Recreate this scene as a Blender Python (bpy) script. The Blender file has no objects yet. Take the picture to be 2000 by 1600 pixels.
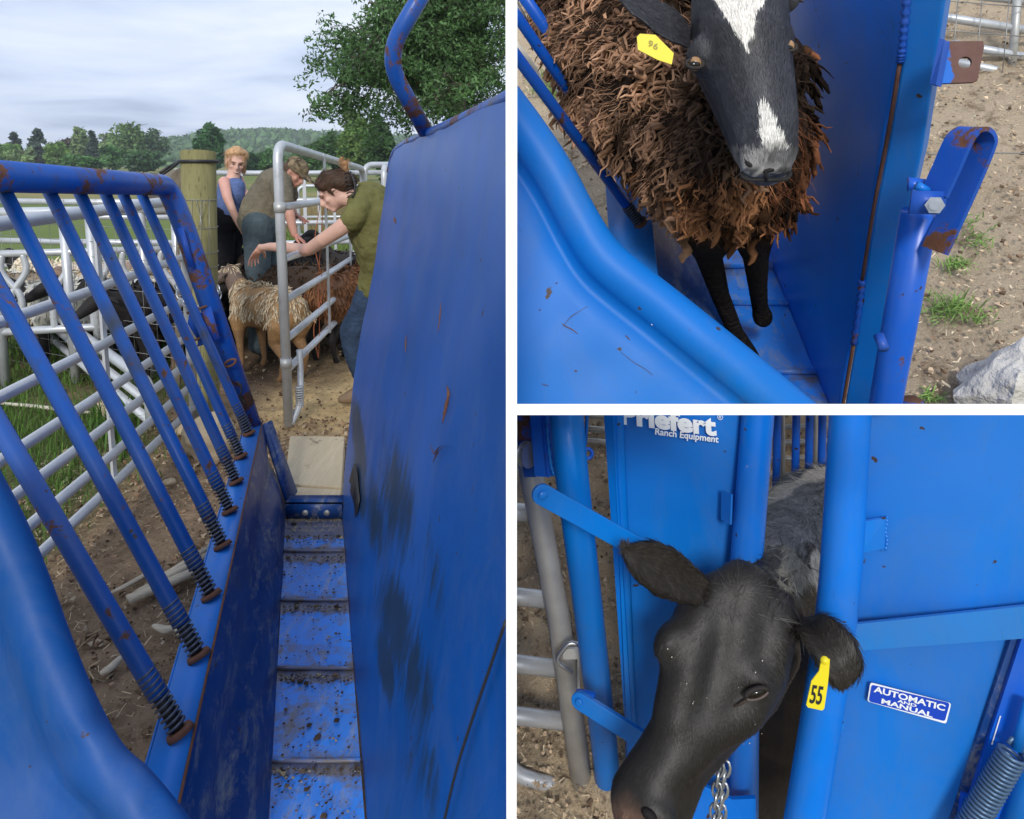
import bpy, bmesh, math, random
import numpy as np
from mathutils import Vector, Matrix, Euler, noise as mnoise
random.seed(7); rng = np.random.default_rng(7)
R = math.radians
S = bpy.context.scene
COL = S.collection
# ------------------------------------------------------------------ camera
F = 1400.0; PX0 = 1000.0; PY0 = 500.0; PITCH = math.atan(180/1400.)
CAM = np.array([0., 0., 1.65])
cd = bpy.data.cameras.new('camera'); cam = bpy.data.objects.new('camera', cd); COL.objects.link(cam)
cd.sensor_fit = 'HORIZONTAL'; cd.sensor_width = 36; cd.lens = 36*F/2000
cd.shift_y = -300/2000.; cd.clip_start = .02; cd.clip_end = 3000
cam.location = CAM; cam.rotation_euler = (math.pi/2-PITCH, 0, 0)
S.camera = cam
# ------------------------------------------------------------------ world and sun
SUN_EL, SUN_AZ = R(29), R(182)      # compass angle of the sun, measured from +Y towards +X
w = bpy.data.worlds.new('World'); S.world = w; w.use_nodes = True
nt = w.node_tree; nt.nodes.clear()
def WN(t, **k):
    n = nt.nodes.new(t)
    for a, b in k.items(): setattr(n, a, b)
    return n
sky = WN('ShaderNodeTexSky', sky_type='NISHITA', sun_disc=False, sun_elevation=SUN_EL, sun_rotation=SUN_AZ)
tc = WN('ShaderNodeTexCoord'); sp = WN('ShaderNodeSeparateXYZ'); nt.links.new(tc.outputs['Generated'], sp.inputs[0])
mx = WN('ShaderNodeMath', operation='MAXIMUM'); nt.links.new(sp.outputs['Z'], mx.inputs[0]); mx.inputs[1].default_value = 0
ad = WN('ShaderNodeMath', operation='ADD'); nt.links.new(mx.outputs[0], ad.inputs[0]); ad.inputs[1].default_value = .14
dx = WN('ShaderNodeMath', operation='DIVIDE'); nt.links.new(sp.outputs['X'], dx.inputs[0]); nt.links.new(ad.outputs[0], dx.inputs[1])
dy = WN('ShaderNodeMath', operation='DIVIDE'); nt.links.new(sp.outputs['Y'], dy.inputs[0]); nt.links.new(ad.outputs[0], dy.inputs[1])
cb = WN('ShaderNodeCombineXYZ'); nt.links.new(dx.outputs[0], cb.inputs[0]); nt.links.new(dy.outputs[0], cb.inputs[1])
mp = WN('ShaderNodeMapping'); mp.inputs['Scale'].default_value = (.8, .95, 1); mp.inputs['Location'].default_value = (3.3, 1.2, 0); nt.links.new(cb.outputs[0], mp.inputs[0])
nz = WN('ShaderNodeTexNoise'); nz.inputs['Scale'].default_value = 1.15; nz.inputs['Detail'].default_value = 7; nz.inputs['Roughness'].default_value = .5; nz.inputs['Distortion'].default_value = .35
nt.links.new(mp.outputs[0], nz.inputs['Vector'])
cr = WN('ShaderNodeValToRGB'); nt.links.new(nz.outputs['Fac'], cr.inputs[0])
e = cr.color_ramp; e.elements[0].position = .33; e.elements[0].color = (.42, .50, .68, 1); e.elements[1].position = .66; e.elements[1].color = (.80, .86, .97, 1)
m_ = e.elements.new(.48); m_.color = (.62, .71, .90, 1)
sc_ = WN('ShaderNodeVectorMath', operation='SCALE'); sc_.inputs['Scale'].default_value = 12.0; nt.links.new(cr.outputs[0], sc_.inputs[0])
mixw = WN('ShaderNodeMixRGB'); mixw.inputs[0].default_value = .93
nt.links.new(sky.outputs[0], mixw.inputs[1]); nt.links.new(sc_.outputs[0], mixw.inputs[2])
bgw = WN('ShaderNodeBackground'); bgw.inputs[1].default_value = .10; nt.links.new(mixw.outputs[0], bgw.inputs[0])
ow = WN('ShaderNodeOutputWorld'); nt.links.new(bgw.outputs[0], ow.inputs[0])
sl = bpy.data.lights.new('sun', 'SUN'); sl.energy = 2.4; sl.angle = R(12); sl.color = (1, .96, .9)
so = bpy.data.objects.new('sun', sl); COL.objects.link(so)
sd = Vector((math.sin(SUN_AZ)*math.cos(SUN_EL), math.cos(SUN_AZ)*math.cos(SUN_EL), math.sin(SUN_EL)))
so.rotation_euler = sd.to_track_quat('Z', 'Y').to_euler(); so.location = (0, -3, 8)
S.view_settings.view_transform = 'Standard'; S.view_settings.look = 'None'; S.view_settings.gamma = 1
S.view_settings.exposure = 0.0
S.view_settings.use_curve_mapping = False
S.cycles.max_bounces = 6; S.cycles.transparent_max_bounces = 4
# ------------------------------------------------------------------ geometry of the view
cp, spn = math.cos(PITCH), math.sin(PITCH)
RT = np.array([1., 0, 0]); FW = np.array([0, cp, -spn]); UP = np.array([0, spn, cp])
def ray(px, py): return RT*(px-PX0)/F + UP*(PY0-py)/F + FW
def P(px, py, d): return CAM + ray(px, py)*d
def proj(p):
    q = np.asarray(p)-CAM; z = q@FW
    return PX0+F*(q@RT)/z, PY0-F*(q@UP)/z
def G(px, py, z=0.):
    r = ray(px, py); return CAM + r*((z-CAM[2])/r[2])
def plane3(a, b, c):
    n = np.cross(b-a, c-a); n = n/np.linalg.norm(n); return a, n
def onpl(px, py, pl):
    r = ray(px, py); a, n = pl; return CAM + r*(((a-CAM)@n)/(r@n))
def nrm(v): v = np.asarray(v, float); return v/(np.linalg.norm(v)+1e-12)
# two sloping yards on the right, each with its own plumb direction
def yard(vx, vy, h):
    D = nrm(RT*(vx-PX0)+UP*(PY0-vy)+FW*F); U = -D
    f = nrm(FW-U*(FW@U)); r = np.cross(f, U)
    return dict(U=U, f=f, r=r, h=h, o=CAM+D*h)
Y2 = yard(1400, 1900, 1.5); Y3 = yard(1400, 2900, 2.0)
def GY(Y, px, py, z=0.):
    r = ray(px, py); a = Y['o']+Y['U']*z; return CAM + r*(((a-CAM)@Y['U'])/(r@Y['U']))
# ------------------------------------------------------------------ objects
CLIP = {}
def tag(o, label=None, cat=None, group=None, kind=None):
    if label: o['label'] = label
    if cat: o['category'] = cat
    if group: o['group'] = group
    if kind: o['kind'] = kind
    return o
def thing(name, loc, label, cat, group=None, zone=0):
    o = bpy.data.objects.new(name, None); COL.objects.link(o); o.location = Vector(loc); o.empty_display_size = .1
    tag(o, label, cat, group); o['_z'] = zone
    return o
def wloc(o):
    v = Vector((0, 0, 0))
    while o is not None: v += o.location; o = o.parent
    return v
class MB:
    def __init__(s): s.v = []; s.f = []; s.c = []; s.n = 0
    def add(s, v, f, c=None):
        v = np.asarray(v, float).reshape(-1, 3); s.v.append(v)
        f = np.asarray(f, dtype=int) if not isinstance(f, list) else f
        if isinstance(f, list): s.f += [tuple(int(i)+s.n for i in q) for q in f]
        else: s.f += (f+s.n).tolist()
        cc = np.ones((len(v), 4)); 
        if c is not None: cc[:, :3] = np.asarray(c, float)
        s.c.append(cc); s.n += len(v); return s
    def build(s, name, mat, parent=None, smooth=True, zone=None, loc=None, sharp=None):
        V = np.vstack(s.v)
        if parent is not None: off = np.array(wloc(parent)); zone = parent['_z'] if zone is None else zone
        else: off = np.array(loc) if loc is not None else np.zeros(3)
        me = bpy.data.meshes.new(name); me.from_pydata((V-off).tolist(), [], s.f)
        a = me.color_attributes.new('Col', 'FLOAT_COLOR', 'POINT'); a.data.foreach_set('color', np.vstack(s.c).ravel())
        if smooth: me.polygons.foreach_set('use_smooth', [True]*len(me.polygons))
        me.validate(); me.update()
        if smooth and sharp: me.set_sharp_from_angle(angle=R(sharp))
        o = bpy.data.objects.new(name, me); COL.objects.link(o)
        if mat: me.materials.append(mat)
        if parent is not None: o.parent = parent
        else: o.location = Vector(off)
        o['_z'] = zone or 0
        return o
def ring_frames(pts):
    pts = np.asarray(pts, float); n = len(pts); T = np.zeros_like(pts)
    T[1:-1] = pts[2:]-pts[:-2]; T[0] = pts[1]-pts[0]; T[-1] = pts[-1]-pts[-2]
    T /= np.linalg.norm(T, axis=1)[:, None]+1e-12
    a = np.array([0, 0, 1.]) if abs(T[0][2]) < .9 else np.array([1., 0, 0])
    N = [nrm(np.cross(T[0], a))]
    for i in range(1, n):
        v = N[-1]-T[i]*(N[-1]@T[i]); N.append(nrm(v))
    N = np.array(N); return pts, T, N, np.cross(T, N)
def tube(mb, pts, r, n=12, cap=True, col=None, flat=1.):
    pts, T, N, B = ring_frames(pts); k = len(pts)
    rr = np.full(k, r, float) if np.isscalar(r) else np.asarray(r, float)
    a = np.arange(n)*2*math.pi/n
    V = pts[:, None]+rr[:, None, None]*(np.cos(a)[None, :, None]*N[:, None]+flat*np.sin(a)[None, :, None]*B[:, None])
    fs = []
    for i in range(k-1):
        for j in range(n): fs.append((i*n+j, i*n+(j+1) % n, (i+1)*n+(j+1) % n, (i+1)*n+j))
    if cap: fs.append(tuple(range(n))[::-1]); fs.append(tuple((k-1)*n+j for j in range(n)))
    c = None
    if col is not None:
        col = np.asarray(col, float); c = np.repeat(col, n, axis=0) if col.ndim == 2 else col
    mb.add(V.reshape(-1, 3), fs, c); return mb
def smooth_path(pts, k=6):
    pts = [np.asarray(p, float) for p in pts]; out = []
    q = [2*pts[0]-pts[1]]+pts+[2*pts[-1]-pts[-2]]
    for i in range(1, len(q)-2):
        for j in range(k):
            t = j/k; a, b, c, d = q[i-1], q[i], q[i+1], q[i+2]
            out.append(.5*((2*b)+(-a+c)*t+(2*a-5*b+4*c-d)*t*t+(-a+3*b-3*c+d)*t**3))
    out.append(pts[-1]); return np.array(out)
def bendpath(pts, r=.06, k=6):
    pts = [np.asarray(p, float) for p in pts]; out = [pts[0]]
    for i in range(1, len(pts)-1):
        a, b, c = pts[i-1], pts[i], pts[i+1]; u = nrm(a-b); v = nrm(c-b)
        rr = min(r, np.linalg.norm(a-b)*.45, np.linalg.norm(c-b)*.45); s, e_ = b+u*rr, b+v*rr
        for j in range(k+1):
            t = j/k; out.append((1-t)**2*s+2*t*(1-t)*b+t*t*e_)
    out.append(pts[-1]); return np.array(out)
def plate(mb, poly, th, n=None, bev=True):
    poly = [np.asarray(p, float) for p in poly]; k = len(poly)
    if n is None:
        n = np.zeros(3)
        for i in range(k): n += np.cross(poly[i]-poly[0], poly[(i+1) % k]-poly[0])
        n = nrm(n); c = sum(poly)/k
        if n@(CAM-c) < 0: n = -n
    n = nrm(n)*th; V = poly+[p-n for p in poly]
    area = np.zeros(3)
    for i in range(1, k-1): area += np.cross(poly[i]-poly[0], poly[i+1]-poly[0])
    fs = [tuple(range(k)), tuple(range(2*k-1, k-1, -1))]+[((i+1) % k, i, i+k, (i+1) % k+k) for i in range(k)]
    if area@n < 0: fs = [f[::-1] for f in fs]
    mb.add(V, fs); return mb
def boxo(mb, c, ax, ay, az):
    c = np.asarray(c, float); V = []
    for x in (-1, 1):
        for y in (-1, 1):
            for z in (-1, 1): V.append(c+x*ax+y*ay+z*az)
    f = [(0, 1, 3, 2), (4, 6, 7, 5), (0, 4, 5, 1), (2, 3, 7, 6), (0, 2, 6, 4), (1, 5, 7, 3)]
    if np.cross(ax, ay)@az < 0: f = [q[::-1] for q in f]
    mb.add(V, f); return mb
def strap(mb, a, b, wdir, w, th):
    a, b = np.asarray(a, float), np.asarray(b, float); d = b-a; L = np.linalg.norm(d); u = d/L
    wd = nrm(wdir-u*(wdir@u)); n = np.cross(u, wd)
    boxo(mb, (a+b)/2, u*L/2, wd*w/2, n*th/2); return mb
def ball(mb, c, r, seg=16, rings=10, col=None, M=None):
    th = np.linspace(0, math.pi, rings+1); V = []; f = []
    for i, t in enumerate(th):
        for j in range(seg):
            a = 2*math.pi*j/seg; V.append((math.sin(t)*math.cos(a), math.sin(t)*math.sin(a), math.cos(t)))
    V = np.array(V)
    if np.isscalar(r): r = (r, r, r)
    V = V*np.array(r)
    if M is not None: V = V@np.array(M).T
    for i in range(rings):
        for j in range(seg): f.append((i*seg+j, (i+1)*seg+j, (i+1)*seg+(j+1) % seg, i*seg+(j+1) % seg))
    mb.add(V+np.asarray(c), f, col); return mb
def grid(mb, A, B, C, D, nu, nv, off=None):
    """sheet A-B (near edge) to D-C (far edge), optional displacement off(u,v)->metres along the normal"""
    A, B, C, D = map(lambda p: np.asarray(p, float), (A, B, C, D)); n = nrm(np.cross(B-A, D-A))
    if n@(CAM-A) < 0: n = -n
    V = []
    for j in range(nv+1):
        for i in range(nu+1):
            u, v = i/nu, j/nv; p = (A*(1-u)+B*u)*(1-v)+(D*(1-u)+C*u)*v
            if off: p = p+n*off(u, v)
            V.append(p)
    f = [(j*(nu+1)+i, j*(nu+1)+i+1, (j+1)*(nu+1)+i+1, (j+1)*(nu+1)+i) for j in range(nv) for i in range(nu)]
    if np.cross(B-A, D-A)@(CAM-A) < 0: f = [q[::-1] for q in f]
    mb.add(V, f); return mb
def ns(p, s=1., o=0.): return mnoise.noise(Vector((p[0]*s+o, p[1]*s+o*1.7, p[2]*s-o)))
def modify(o, mods):
    for t, kw in mods:
        m = o.modifiers.new(t, t)
        for a, b in kw.items(): setattr(m, a, b)
    bpy.context.view_layer.update(); dg = bpy.context.evaluated_depsgraph_get()
    me = bpy.data.meshes.new_from_object(o.evaluated_get(dg)); old = o.data; o.modifiers.clear(); o.data = me
    bpy.data.meshes.remove(old); return o
def blob(name, mat, parent, caps=(), balls=(), voxel=.01, smooth=4, colf=None, disp=None, zone=None, loc=None):
    """one continuous surface from tapered limbs and ellipsoids"""
    mb = MB()
    for q in caps:
        pts = [np.asarray(p, float) for p, r in q]; rs = [r for p, r in q]
        for i in range(len(pts)-1):
            tube(mb, [pts[i], pts[i+1]], [rs[i], rs[i+1]], 14)
        for p, r in zip(pts, rs): ball(mb, p, r, 14, 8)
    for b in balls: ball(mb, b[0], b[1], 18, 12, M=b[2] if len(b) > 2 else None)
    o = mb.build(name, None, parent, zone=zone, loc=loc)
    modify(o, [('REMESH', dict(mode='VOXEL', voxel_size=voxel, use_smooth_shade=True)), ('SMOOTH', dict(factor=.6, iterations=smooth))])
    me = o.data; me.name = name
    if mat:
        me.materials.clear(); me.materials.append(mat)
    n = len(me.vertices); V = np.zeros(n*3); me.vertices.foreach_get('co', V); V = V.reshape(-1, 3)
    off = np.array(wloc(o)); Wv = V+off
    if disp:
        N = np.zeros(n*3); me.vertices.foreach_get('normal', N); N = N.reshape(-1, 3)
        Wv = Wv+N*np.array([disp(p) for p in Wv])[:, None]; me.vertices.foreach_set('co', (Wv-off).ravel()); me.update()
    ca = me.color_attributes.get('Col')
    if ca: me.color_attributes.remove(ca)
    ca = me.color_attributes.new('Col', 'FLOAT_COLOR', 'POINT'); C = np.ones((n, 4))
    if colf: C[:, :3] = [colf(p) for p in Wv]
    ca.data.foreach_set('color', C.ravel())
    me.polygons.foreach_set('use_smooth', [True]*len(me.polygons)); return o
def surf_samples(o, n, keep=None):
    me = o.data; me.calc_loop_triangles(); nv = len(me.vertices); V = np.zeros(nv*3); me.vertices.foreach_get('co', V)
    V = V.reshape(-1, 3)+np.array(wloc(o)); T = np.zeros(len(me.loop_triangles)*3, dtype=np.int32); me.loop_triangles.foreach_get('vertices', T); T = T.reshape(-1, 3)
    a, b, c = V[T[:, 0]], V[T[:, 1]], V[T[:, 2]]; nn = np.cross(b-a, c-a); ar = np.linalg.norm(nn, axis=1); N = nn/(ar[:, None]+1e-12)
    idx = rng.choice(len(T), n, p=ar/ar.sum()); u = rng.random(n); v = rng.random(n); fl = u+v > 1; u[fl] = 1-u[fl]; v[fl] = 1-v[fl]
    Pp = a[idx]+(b[idx]-a[idx])*u[:, None]+(c[idx]-a[idx])*v[:, None]; Nn = N[idx]
    if keep is not None:
        k = np.array([keep(p, q) for p, q in zip(Pp, Nn)], bool); Pp, Nn = Pp[k], Nn[k]
    return Pp, Nn
def fur(name, mat, parent, o, n, comb, length, width, colf, lift=.35, keep=None, jit=.35):
    Pp, Nn = surf_samples(o, n, keep); k = len(Pp)
    Cb = np.array([comb(p) for p in Pp]); Cb = Cb+rng.normal(0, jit, (k, 3)); Cb -= Nn*np.sum(Cb*Nn, axis=1)[:, None]; Cb /= np.linalg.norm(Cb, axis=1)[:, None]+1e-9
    L = (length*(rng.uniform(.6, 1.3, k)))[:, None]; D = Cb+Nn*lift; D /= np.linalg.norm(D, axis=1)[:, None]
    Sd = np.cross(D, Nn); Sd /= np.linalg.norm(Sd, axis=1)[:, None]+1e-9; Wd = width*rng.uniform(.6, 1.3, k)[:, None]
    M1 = Pp+D*L*.5+Sd*0; tip = Pp+Cb*L*.97+Nn*L*lift*.55
    V = np.stack([Pp-Sd*Wd/2, Pp+Sd*Wd/2, M1+Sd*Wd*.45, M1-Sd*Wd*.45, tip], axis=1).reshape(-1, 3)
    i = np.arange(k)*5; f = [t for q in i.tolist() for t in ((q, q+1, q+2, q+3), (q+3, q+2, q+4))]
    C = np.array([colf(p) for p in Pp])*rng.uniform(.7, 1.35, (k, 1)); C = np.repeat(C, 5, axis=0)
    mb = MB(); mb.add(V, f, C); return mb.build(name, mat, parent)
def locks(name, mat, parent, o, n, length, rad, down, base, tip, keep=None, lift=.5, segs=5, wav=.25, combf=None, colf=None, jit=.22, flow=0.):
    """fleece of separate wavy wool locks"""
    Pp, Nn = surf_samples(o, n, keep); mb = MB(); base = np.array(base); tip = np.array(tip)
    for p, q in zip(Pp, Nn):
        dd = (combf(p) if combf else down)
        D = nrm(dd-q*(dd@q)+q*lift+rng.normal(0, jit, 3)+flow*np.array((ns(p, 13, 3), ns(p, 13, 17), ns(p, 13, 29)))); L = length*rng.uniform(.55, 1.4); s1 = nrm(np.cross(D, q)); r0 = rad*rng.uniform(.6, 1.35)
        ph = rng.uniform(0, 6.28); pts = []; dirn = D.copy(); c = p-q*rad*.6
        for i in range(segs+1):
            pts.append(c+s1*math.sin(ph+i*1.9)*r0*wav*2+q*math.cos(ph+i*1.5)*r0*wav)
            dirn = nrm(dirn+dd*.16-q*.04); c = c+dirn*L/segs
        rr = [r0*(.8, 1, 1.05, 1.0, .8, .30)[min(i, 5)] if segs == 5 else r0*(1, 1.05, .95, .75, .3)[min(i, 4)] for i in range(segs+1)]
        k = rng.uniform(.65, 1.35); b2, t2 = (colf(p) if colf else (base, tip)); b2 = np.array(b2); t2 = np.array(t2)
        cs = [np.clip((b2*(1-i/segs)+t2*(i/segs))*k, 0, 1) for i in range(segs+1)]
        tube(mb, pts, rr, 5, cap=False, col=np.array(cs), flat=.7)
    return mb.build(name, mat, parent)
def text_on(name, body, O, X, Yv, mat, parent, lift=.0012, thick=.02, squeeze=1.):
    """lettering stretched over the parallelogram O, X, Yv"""
    cu = bpy.data.curves.new('t', 'FONT'); cu.body = body; cu.size = 1; cu.extrude = 0; cu.offset = thick; cu.resolution_u = 4
    t = bpy.data.objects.new('t', cu); COL.objects.link(t); bpy.context.view_layer.update()
    me = bpy.data.meshes.new_from_object(t.evaluated_get(bpy.context.evaluated_depsgraph_get())); bpy.data.objects.remove(t); bpy.data.curves.remove(cu)
    V = np.array([v.co[:] for v in me.vertices]); F_ = [tuple(p.vertices) for p in me.polygons]; bpy.data.meshes.remove(me)
    mn, mxx = V.min(0), V.max(0); u = (V[:, 0]-mn[0])/(mxx[0]-mn[0]); v = (V[:, 1]-mn[1])/(mxx[1]-mn[1])
    X = np.asarray(X, float); Yv = np.asarray(Yv, float); n = nrm(np.cross(X, Yv)); c = np.asarray(O, float)
    if n@(CAM-c) < 0: n = -n
    mb = MB(); mb.add(c+u[:, None]*X+v[:, None]*Yv+n*lift, F_); return mb.build(name, mat, parent, smooth=False)
# ------------------------------------------------------------------ materials
class NT:
    def __init__(s, name):
        s.m = bpy.data.materials.new(name); s.m.use_nodes = True; s.t = s.m.node_tree; s.b = s.t.nodes['Principled BSDF']; s.out = s.t.nodes['Material Output']
        s.tc = s.n('ShaderNodeTexCoord')
    def n(s, t, **k):
        q = s.t.nodes.new(t)
        for a, b in k.items(): setattr(q, a, b)
        return q
    def l(s, a, b): s.t.links.new(a, b)
    def noise(s, scale, detail=5, rough=.55, dist=0, stretch=None, off=0):
        q = s.n('ShaderNodeTexNoise'); q.inputs['Scale'].default_value = scale; q.inputs['Detail'].default_value = detail; q.inputs['Roughness'].default_value = rough; q.inputs['Distortion'].default_value = dist
        mp = s.n('ShaderNodeMapping'); s.l(s.tc.outputs['Object'], mp.inputs[0]); mp.inputs['Location'].default_value = (off, off*.7, -off)
        if stretch: mp.inputs['Scale'].default_value = stretch
        s.l(mp.outputs[0], q.inputs['Vector']); return q.outputs['Fac']
    def ramp(s, f, stops):
        r = s.n('ShaderNodeValToRGB'); s.l(f, r.inputs[0]); e = r.color_ramp.elements
        while len(e) < len(stops): e.new(.5)
        for q, (p, c) in zip(e, stops): q.position = p; q.color = (c, c, c, 1) if np.isscalar(c) else (*c, 1)
        return r.outputs[0]
    def mix(s, f, a, b, mode='MIX'):
        q = s.n('ShaderNodeMixRGB', blend_type=mode)
        for i, x in ((0, f), (1, a), (2, b)):
            if hasattr(x, 'is_linked') or hasattr(x, 'links'): s.l(x, q.inputs[i])
            else: q.inputs[i].default_value = x if i == 0 else (*x, 1)
        return q.outputs[0]
    def mul(s, a, b):
        q = s.n('ShaderNodeMath', operation='MULTIPLY')
        for i, x in ((0, a), (1, b)):
            if hasattr(x, 'links'): s.l(x, q.inputs[i])
            else: q.inputs[i].default_value = x
        return q.outputs[0]
    def bump(s, h, st=.3, d=.01):
        q = s.n('ShaderNodeBump'); q.inputs['Strength'].default_value = st; q.inputs['Distance'].default_value = d; s.l(h, q.inputs['Height']); s.l(q.outputs[0], s.b.inputs['Normal'])
    def set(s, col=None, rough=None, metal=None, spec=None, coat=None):
        for k, x in (('Base Color', col), ('Roughness', rough), ('Metallic', metal), ('Specular IOR Level', spec), ('Coat Weight', coat)):
            if x is None: continue
            if hasattr(x, 'links'): s.l(x, s.b.inputs[k])
            elif k == 'Base Color': s.b.inputs[k].default_value = (*x, 1)
            else: s.b.inputs[k].default_value = x
        return s
def blue(name, base=(.004, .095, .60), rust=.60, grime=.62, gcol=(.045, .05, .04), rscale=9, stretch=None, rough=.36, scuff=.0, coat=.12, gscale=2.2, mask=None):
    m = NT(name); c = m.mix(m.ramp(m.noise(2.5, 3), [(.3, 0), (.7, 1)]), tuple(x*.86 for x in base), tuple(min(1, x*1.12) for x in base))
    fade = m.ramp(m.noise(1.1, 4, .6, off=5), [(.5, 0), (.75, .35)]); c = m.mix(fade, c, (.06, .17, .60))
    if scuff: c = m.mix(m.mul(m.ramp(m.noise(17, 9, .8, .35, stretch=(1, .25, 1), off=3), [(.50, 0), (.66, 1)]), scuff), c, (.30, .30, .26))
    c = m.mix(m.ramp(m.noise(6, 10, .78, .6, stretch=(1, 1, .5), off=31), [(.46, 0), (.70, .50)]), c, tuple(.5*x+.5*y for x, y in zip(base, (.12, .16, .24))))
    c = m.mix(m.ramp(m.noise(26, 8, .8, 2.0, stretch=(1, 1, .12), off=41), [(.64, 0), (.70, .45)]), c, (.02, .035, .09))
    g = m.ramp(m.noise(gscale, 8, .68, .6, stretch=stretch, off=11), [(grime, 0), (grime+.12, .85)]); c = m.mix(g, c, gcol)
    if mask:
        a = m.n('ShaderNodeAttribute', attribute_name='Col'); iv = m.n('ShaderNodeMath', operation='SUBTRACT'); iv.inputs[0].default_value = 1; sx = m.n('ShaderNodeSeparateColor'); m.l(a.outputs['Color'], sx.inputs[0]); m.l(sx.outputs[0], iv.inputs[1])
        w2 = m.n('ShaderNodeMath', operation='ADD'); m.l(iv.outputs[0], w2.inputs[0]); m.l(m.mul(m.noise(mask[1], 9, .75, .8, stretch=mask[2]), 1.0), w2.inputs[1]); c = m.mix(m.ramp(w2.outputs[0], [(.80, 0), (1.08, .80)]), c, mask[0])
    r1 = m.ramp(m.noise(rscale, 9, .72, .3, off=2), [(rust, 0), (rust+.04, 1)]); rc = m.mix(m.noise(40, 4), (.06, .025, .015), (.20, .085, .04)); c = m.mix(r1, c, rc)
    sp_ = m.ramp(m.noise(38, 2, .5, off=9), [(.725, 0), (.75, 1)]); c = m.mix(sp_, c, (.05, .03, .025))
    m.set(c, m.mix(r1, (rough,)*3, (.8,)*3), 0, .32, coat); m.b.inputs['Coat Roughness'].default_value = .25
    h = m.mix(r1, m.noise(2.2, 3), m.noise(60, 4)); m.bump(h, .20, .016); return m.m
def simple(name, col, rough=.6, metal=0, var=.25, sc=20, bump=.15, bd=.003, stretch=None, spec=.5):
    m = NT(name); c = m.mix(m.noise(sc, 6, .6, stretch=stretch), tuple(x*(1-var) for x in col), tuple(min(1, x*(1+var)) for x in col)); m.set(c, rough, metal, spec)
    if bump: m.bump(m.noise(sc*2.5, 5, stretch=stretch), bump, bd)
    return m.m
def vcol(name, rough=.8, var=.3, sc=60, spec=.25, bump=.3, bd=.004, trans=0., sheen=0.):
    m = NT(name); a = m.n('ShaderNodeAttribute', attribute_name='Col'); f = m.noise(sc, 4)
    c = m.mix(1., a.outputs['Color'], m.ramp(f, [(.25, 1-var), (.75, 1+var*.6)]), 'MULTIPLY'); m.set(c, rough, 0, spec)
    if bump: m.bump(m.noise(sc*2, 4), bump, bd)
    if trans:
        tr = m.n('ShaderNodeBsdfTranslucent'); m.l(c, tr.inputs[0]); mx = m.n('ShaderNodeMixShader'); mx.inputs[0].default_value = trans
        m.l(m.b.outputs[0], mx.inputs[1]); m.l(tr.outputs[0], mx.inputs[2]); m.l(mx.outputs[0], m.out.inputs[0])
    if sheen: m.b.inputs['Sheen Weight'].default_value = sheen
    return m.m
M_bar = blue('blue_paint_bars', (.0003, .070, .33), rust=.60, grime=.58, rscale=13, rough=.42)
M_rail = blue('blue_paint_worn_rail', (.001, .075, .38), rust=.53, grime=.52, gcol=(.07, .06, .06), rscale=6, gscale=7, rough=.4)
M_floor = blue('blue_paint_scuffed_floor', (.012, .21, .80), rust=.66, grime=.53, gcol=(.14, .12, .09), rscale=10, rough=.4, scuff=.8, gscale=7, mask=((.13, .105, .075), 22, None))
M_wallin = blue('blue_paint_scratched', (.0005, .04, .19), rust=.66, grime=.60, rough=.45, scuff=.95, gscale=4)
M_side = blue('blue_paint_side', (.0005, .086, .385), rust=.74, grime=.62, gcol=(.012, .035, .05), rscale=9, rough=.42, gscale=1.7, stretch=(2.2, 2.2, .8), mask=((.016, .032, .034), 14, (1.5, 1.5, .32)))
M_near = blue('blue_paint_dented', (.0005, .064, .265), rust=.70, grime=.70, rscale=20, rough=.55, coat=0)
M_near2 = blue('blue_paint_leaf', (.0005, .155, .55), rust=.72, grime=.72, rscale=22, rough=.5, coat=0)
M_ledge = blue('blue_paint_ledge', (.02, .20, .70), rust=.66, grime=.68, rough=.4)
M_clean = blue('blue_paint_bright', (.0005, .182, .66), rust=.70, grime=.74, gcol=(.12, .10, .05), rscale=12, rough=.4, gscale=5)
M_clean2 = blue('blue_paint_mottled', (.0005, .165, .60), rust=.70, grime=.64, gcol=(.01, .09, .22), rscale=7, rough=.42, gscale=2.5)
M_rustblue = blue('blue_paint_rusty_steel', (.006, .08, .46), rust=.53, grime=.58, gcol=(.06, .05, .045), rscale=9, rough=.5)
M_rust = simple('rusty_steel', (.16, .07, .04), .8, .2, .5, 30, .5)
M_rustd = simple('dark_rusty_plate', (.10, .045, .035), .75, .2, .4, 40, .5)
M_galv = NT('galvanised_steel'); _c = M_galv.mix(M_galv.noise(9, 7, .6), (.42, .44, .46), (.70, .72, .74)); _c = M_galv.mix(M_galv.ramp(M_galv.noise(4, 6, .7, off=7), [(.58, 0), (.75, .7)]), _c, (.28, .25, .2)); M_galv.set(_c, .42, .35); M_galv.bump(M_galv.noise(30, 4), .1, .003); M_galv = M_galv.m
M_galvd = simple('weathered_galvanised_steel', (.50, .50, .48), .5, .45, .35, 12, .15)
M_steel = simple('bright_spring_steel', (.45, .47, .5), .3, .8, .3, 40, .1)
M_coil = simple('dark_spring_steel', (.10, .115, .15), .38, .55, .5, 30, .2)
M_black = simple('black_rubber', (.02, .02, .022), .5, 0, .2, 20, .1)
M_white = simple('white_board', (.97, .97, .97), .9, 0, 0, 5, 0)
M_wire = simple('galvanised_wire', (.30, .30, .29), .45, .6, .2, 30, 0)
m = NT('post_wood'); c = m.mix(m.noise(5, 8, .65, .6, stretch=(6, 6, .35)), (.13, .125, .045), (.34, .31, .14)); c = m.mix(m.ramp(m.noise(14, 4, .6, stretch=(9, 9, .25), off=4), [(.62, 0), (.68, 1)]), c, (.06, .05, .02)); m.set(c, .85); m.bump(m.noise(12, 8, stretch=(6, 6, .3)), .5, .01); M_post = m.m
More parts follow.
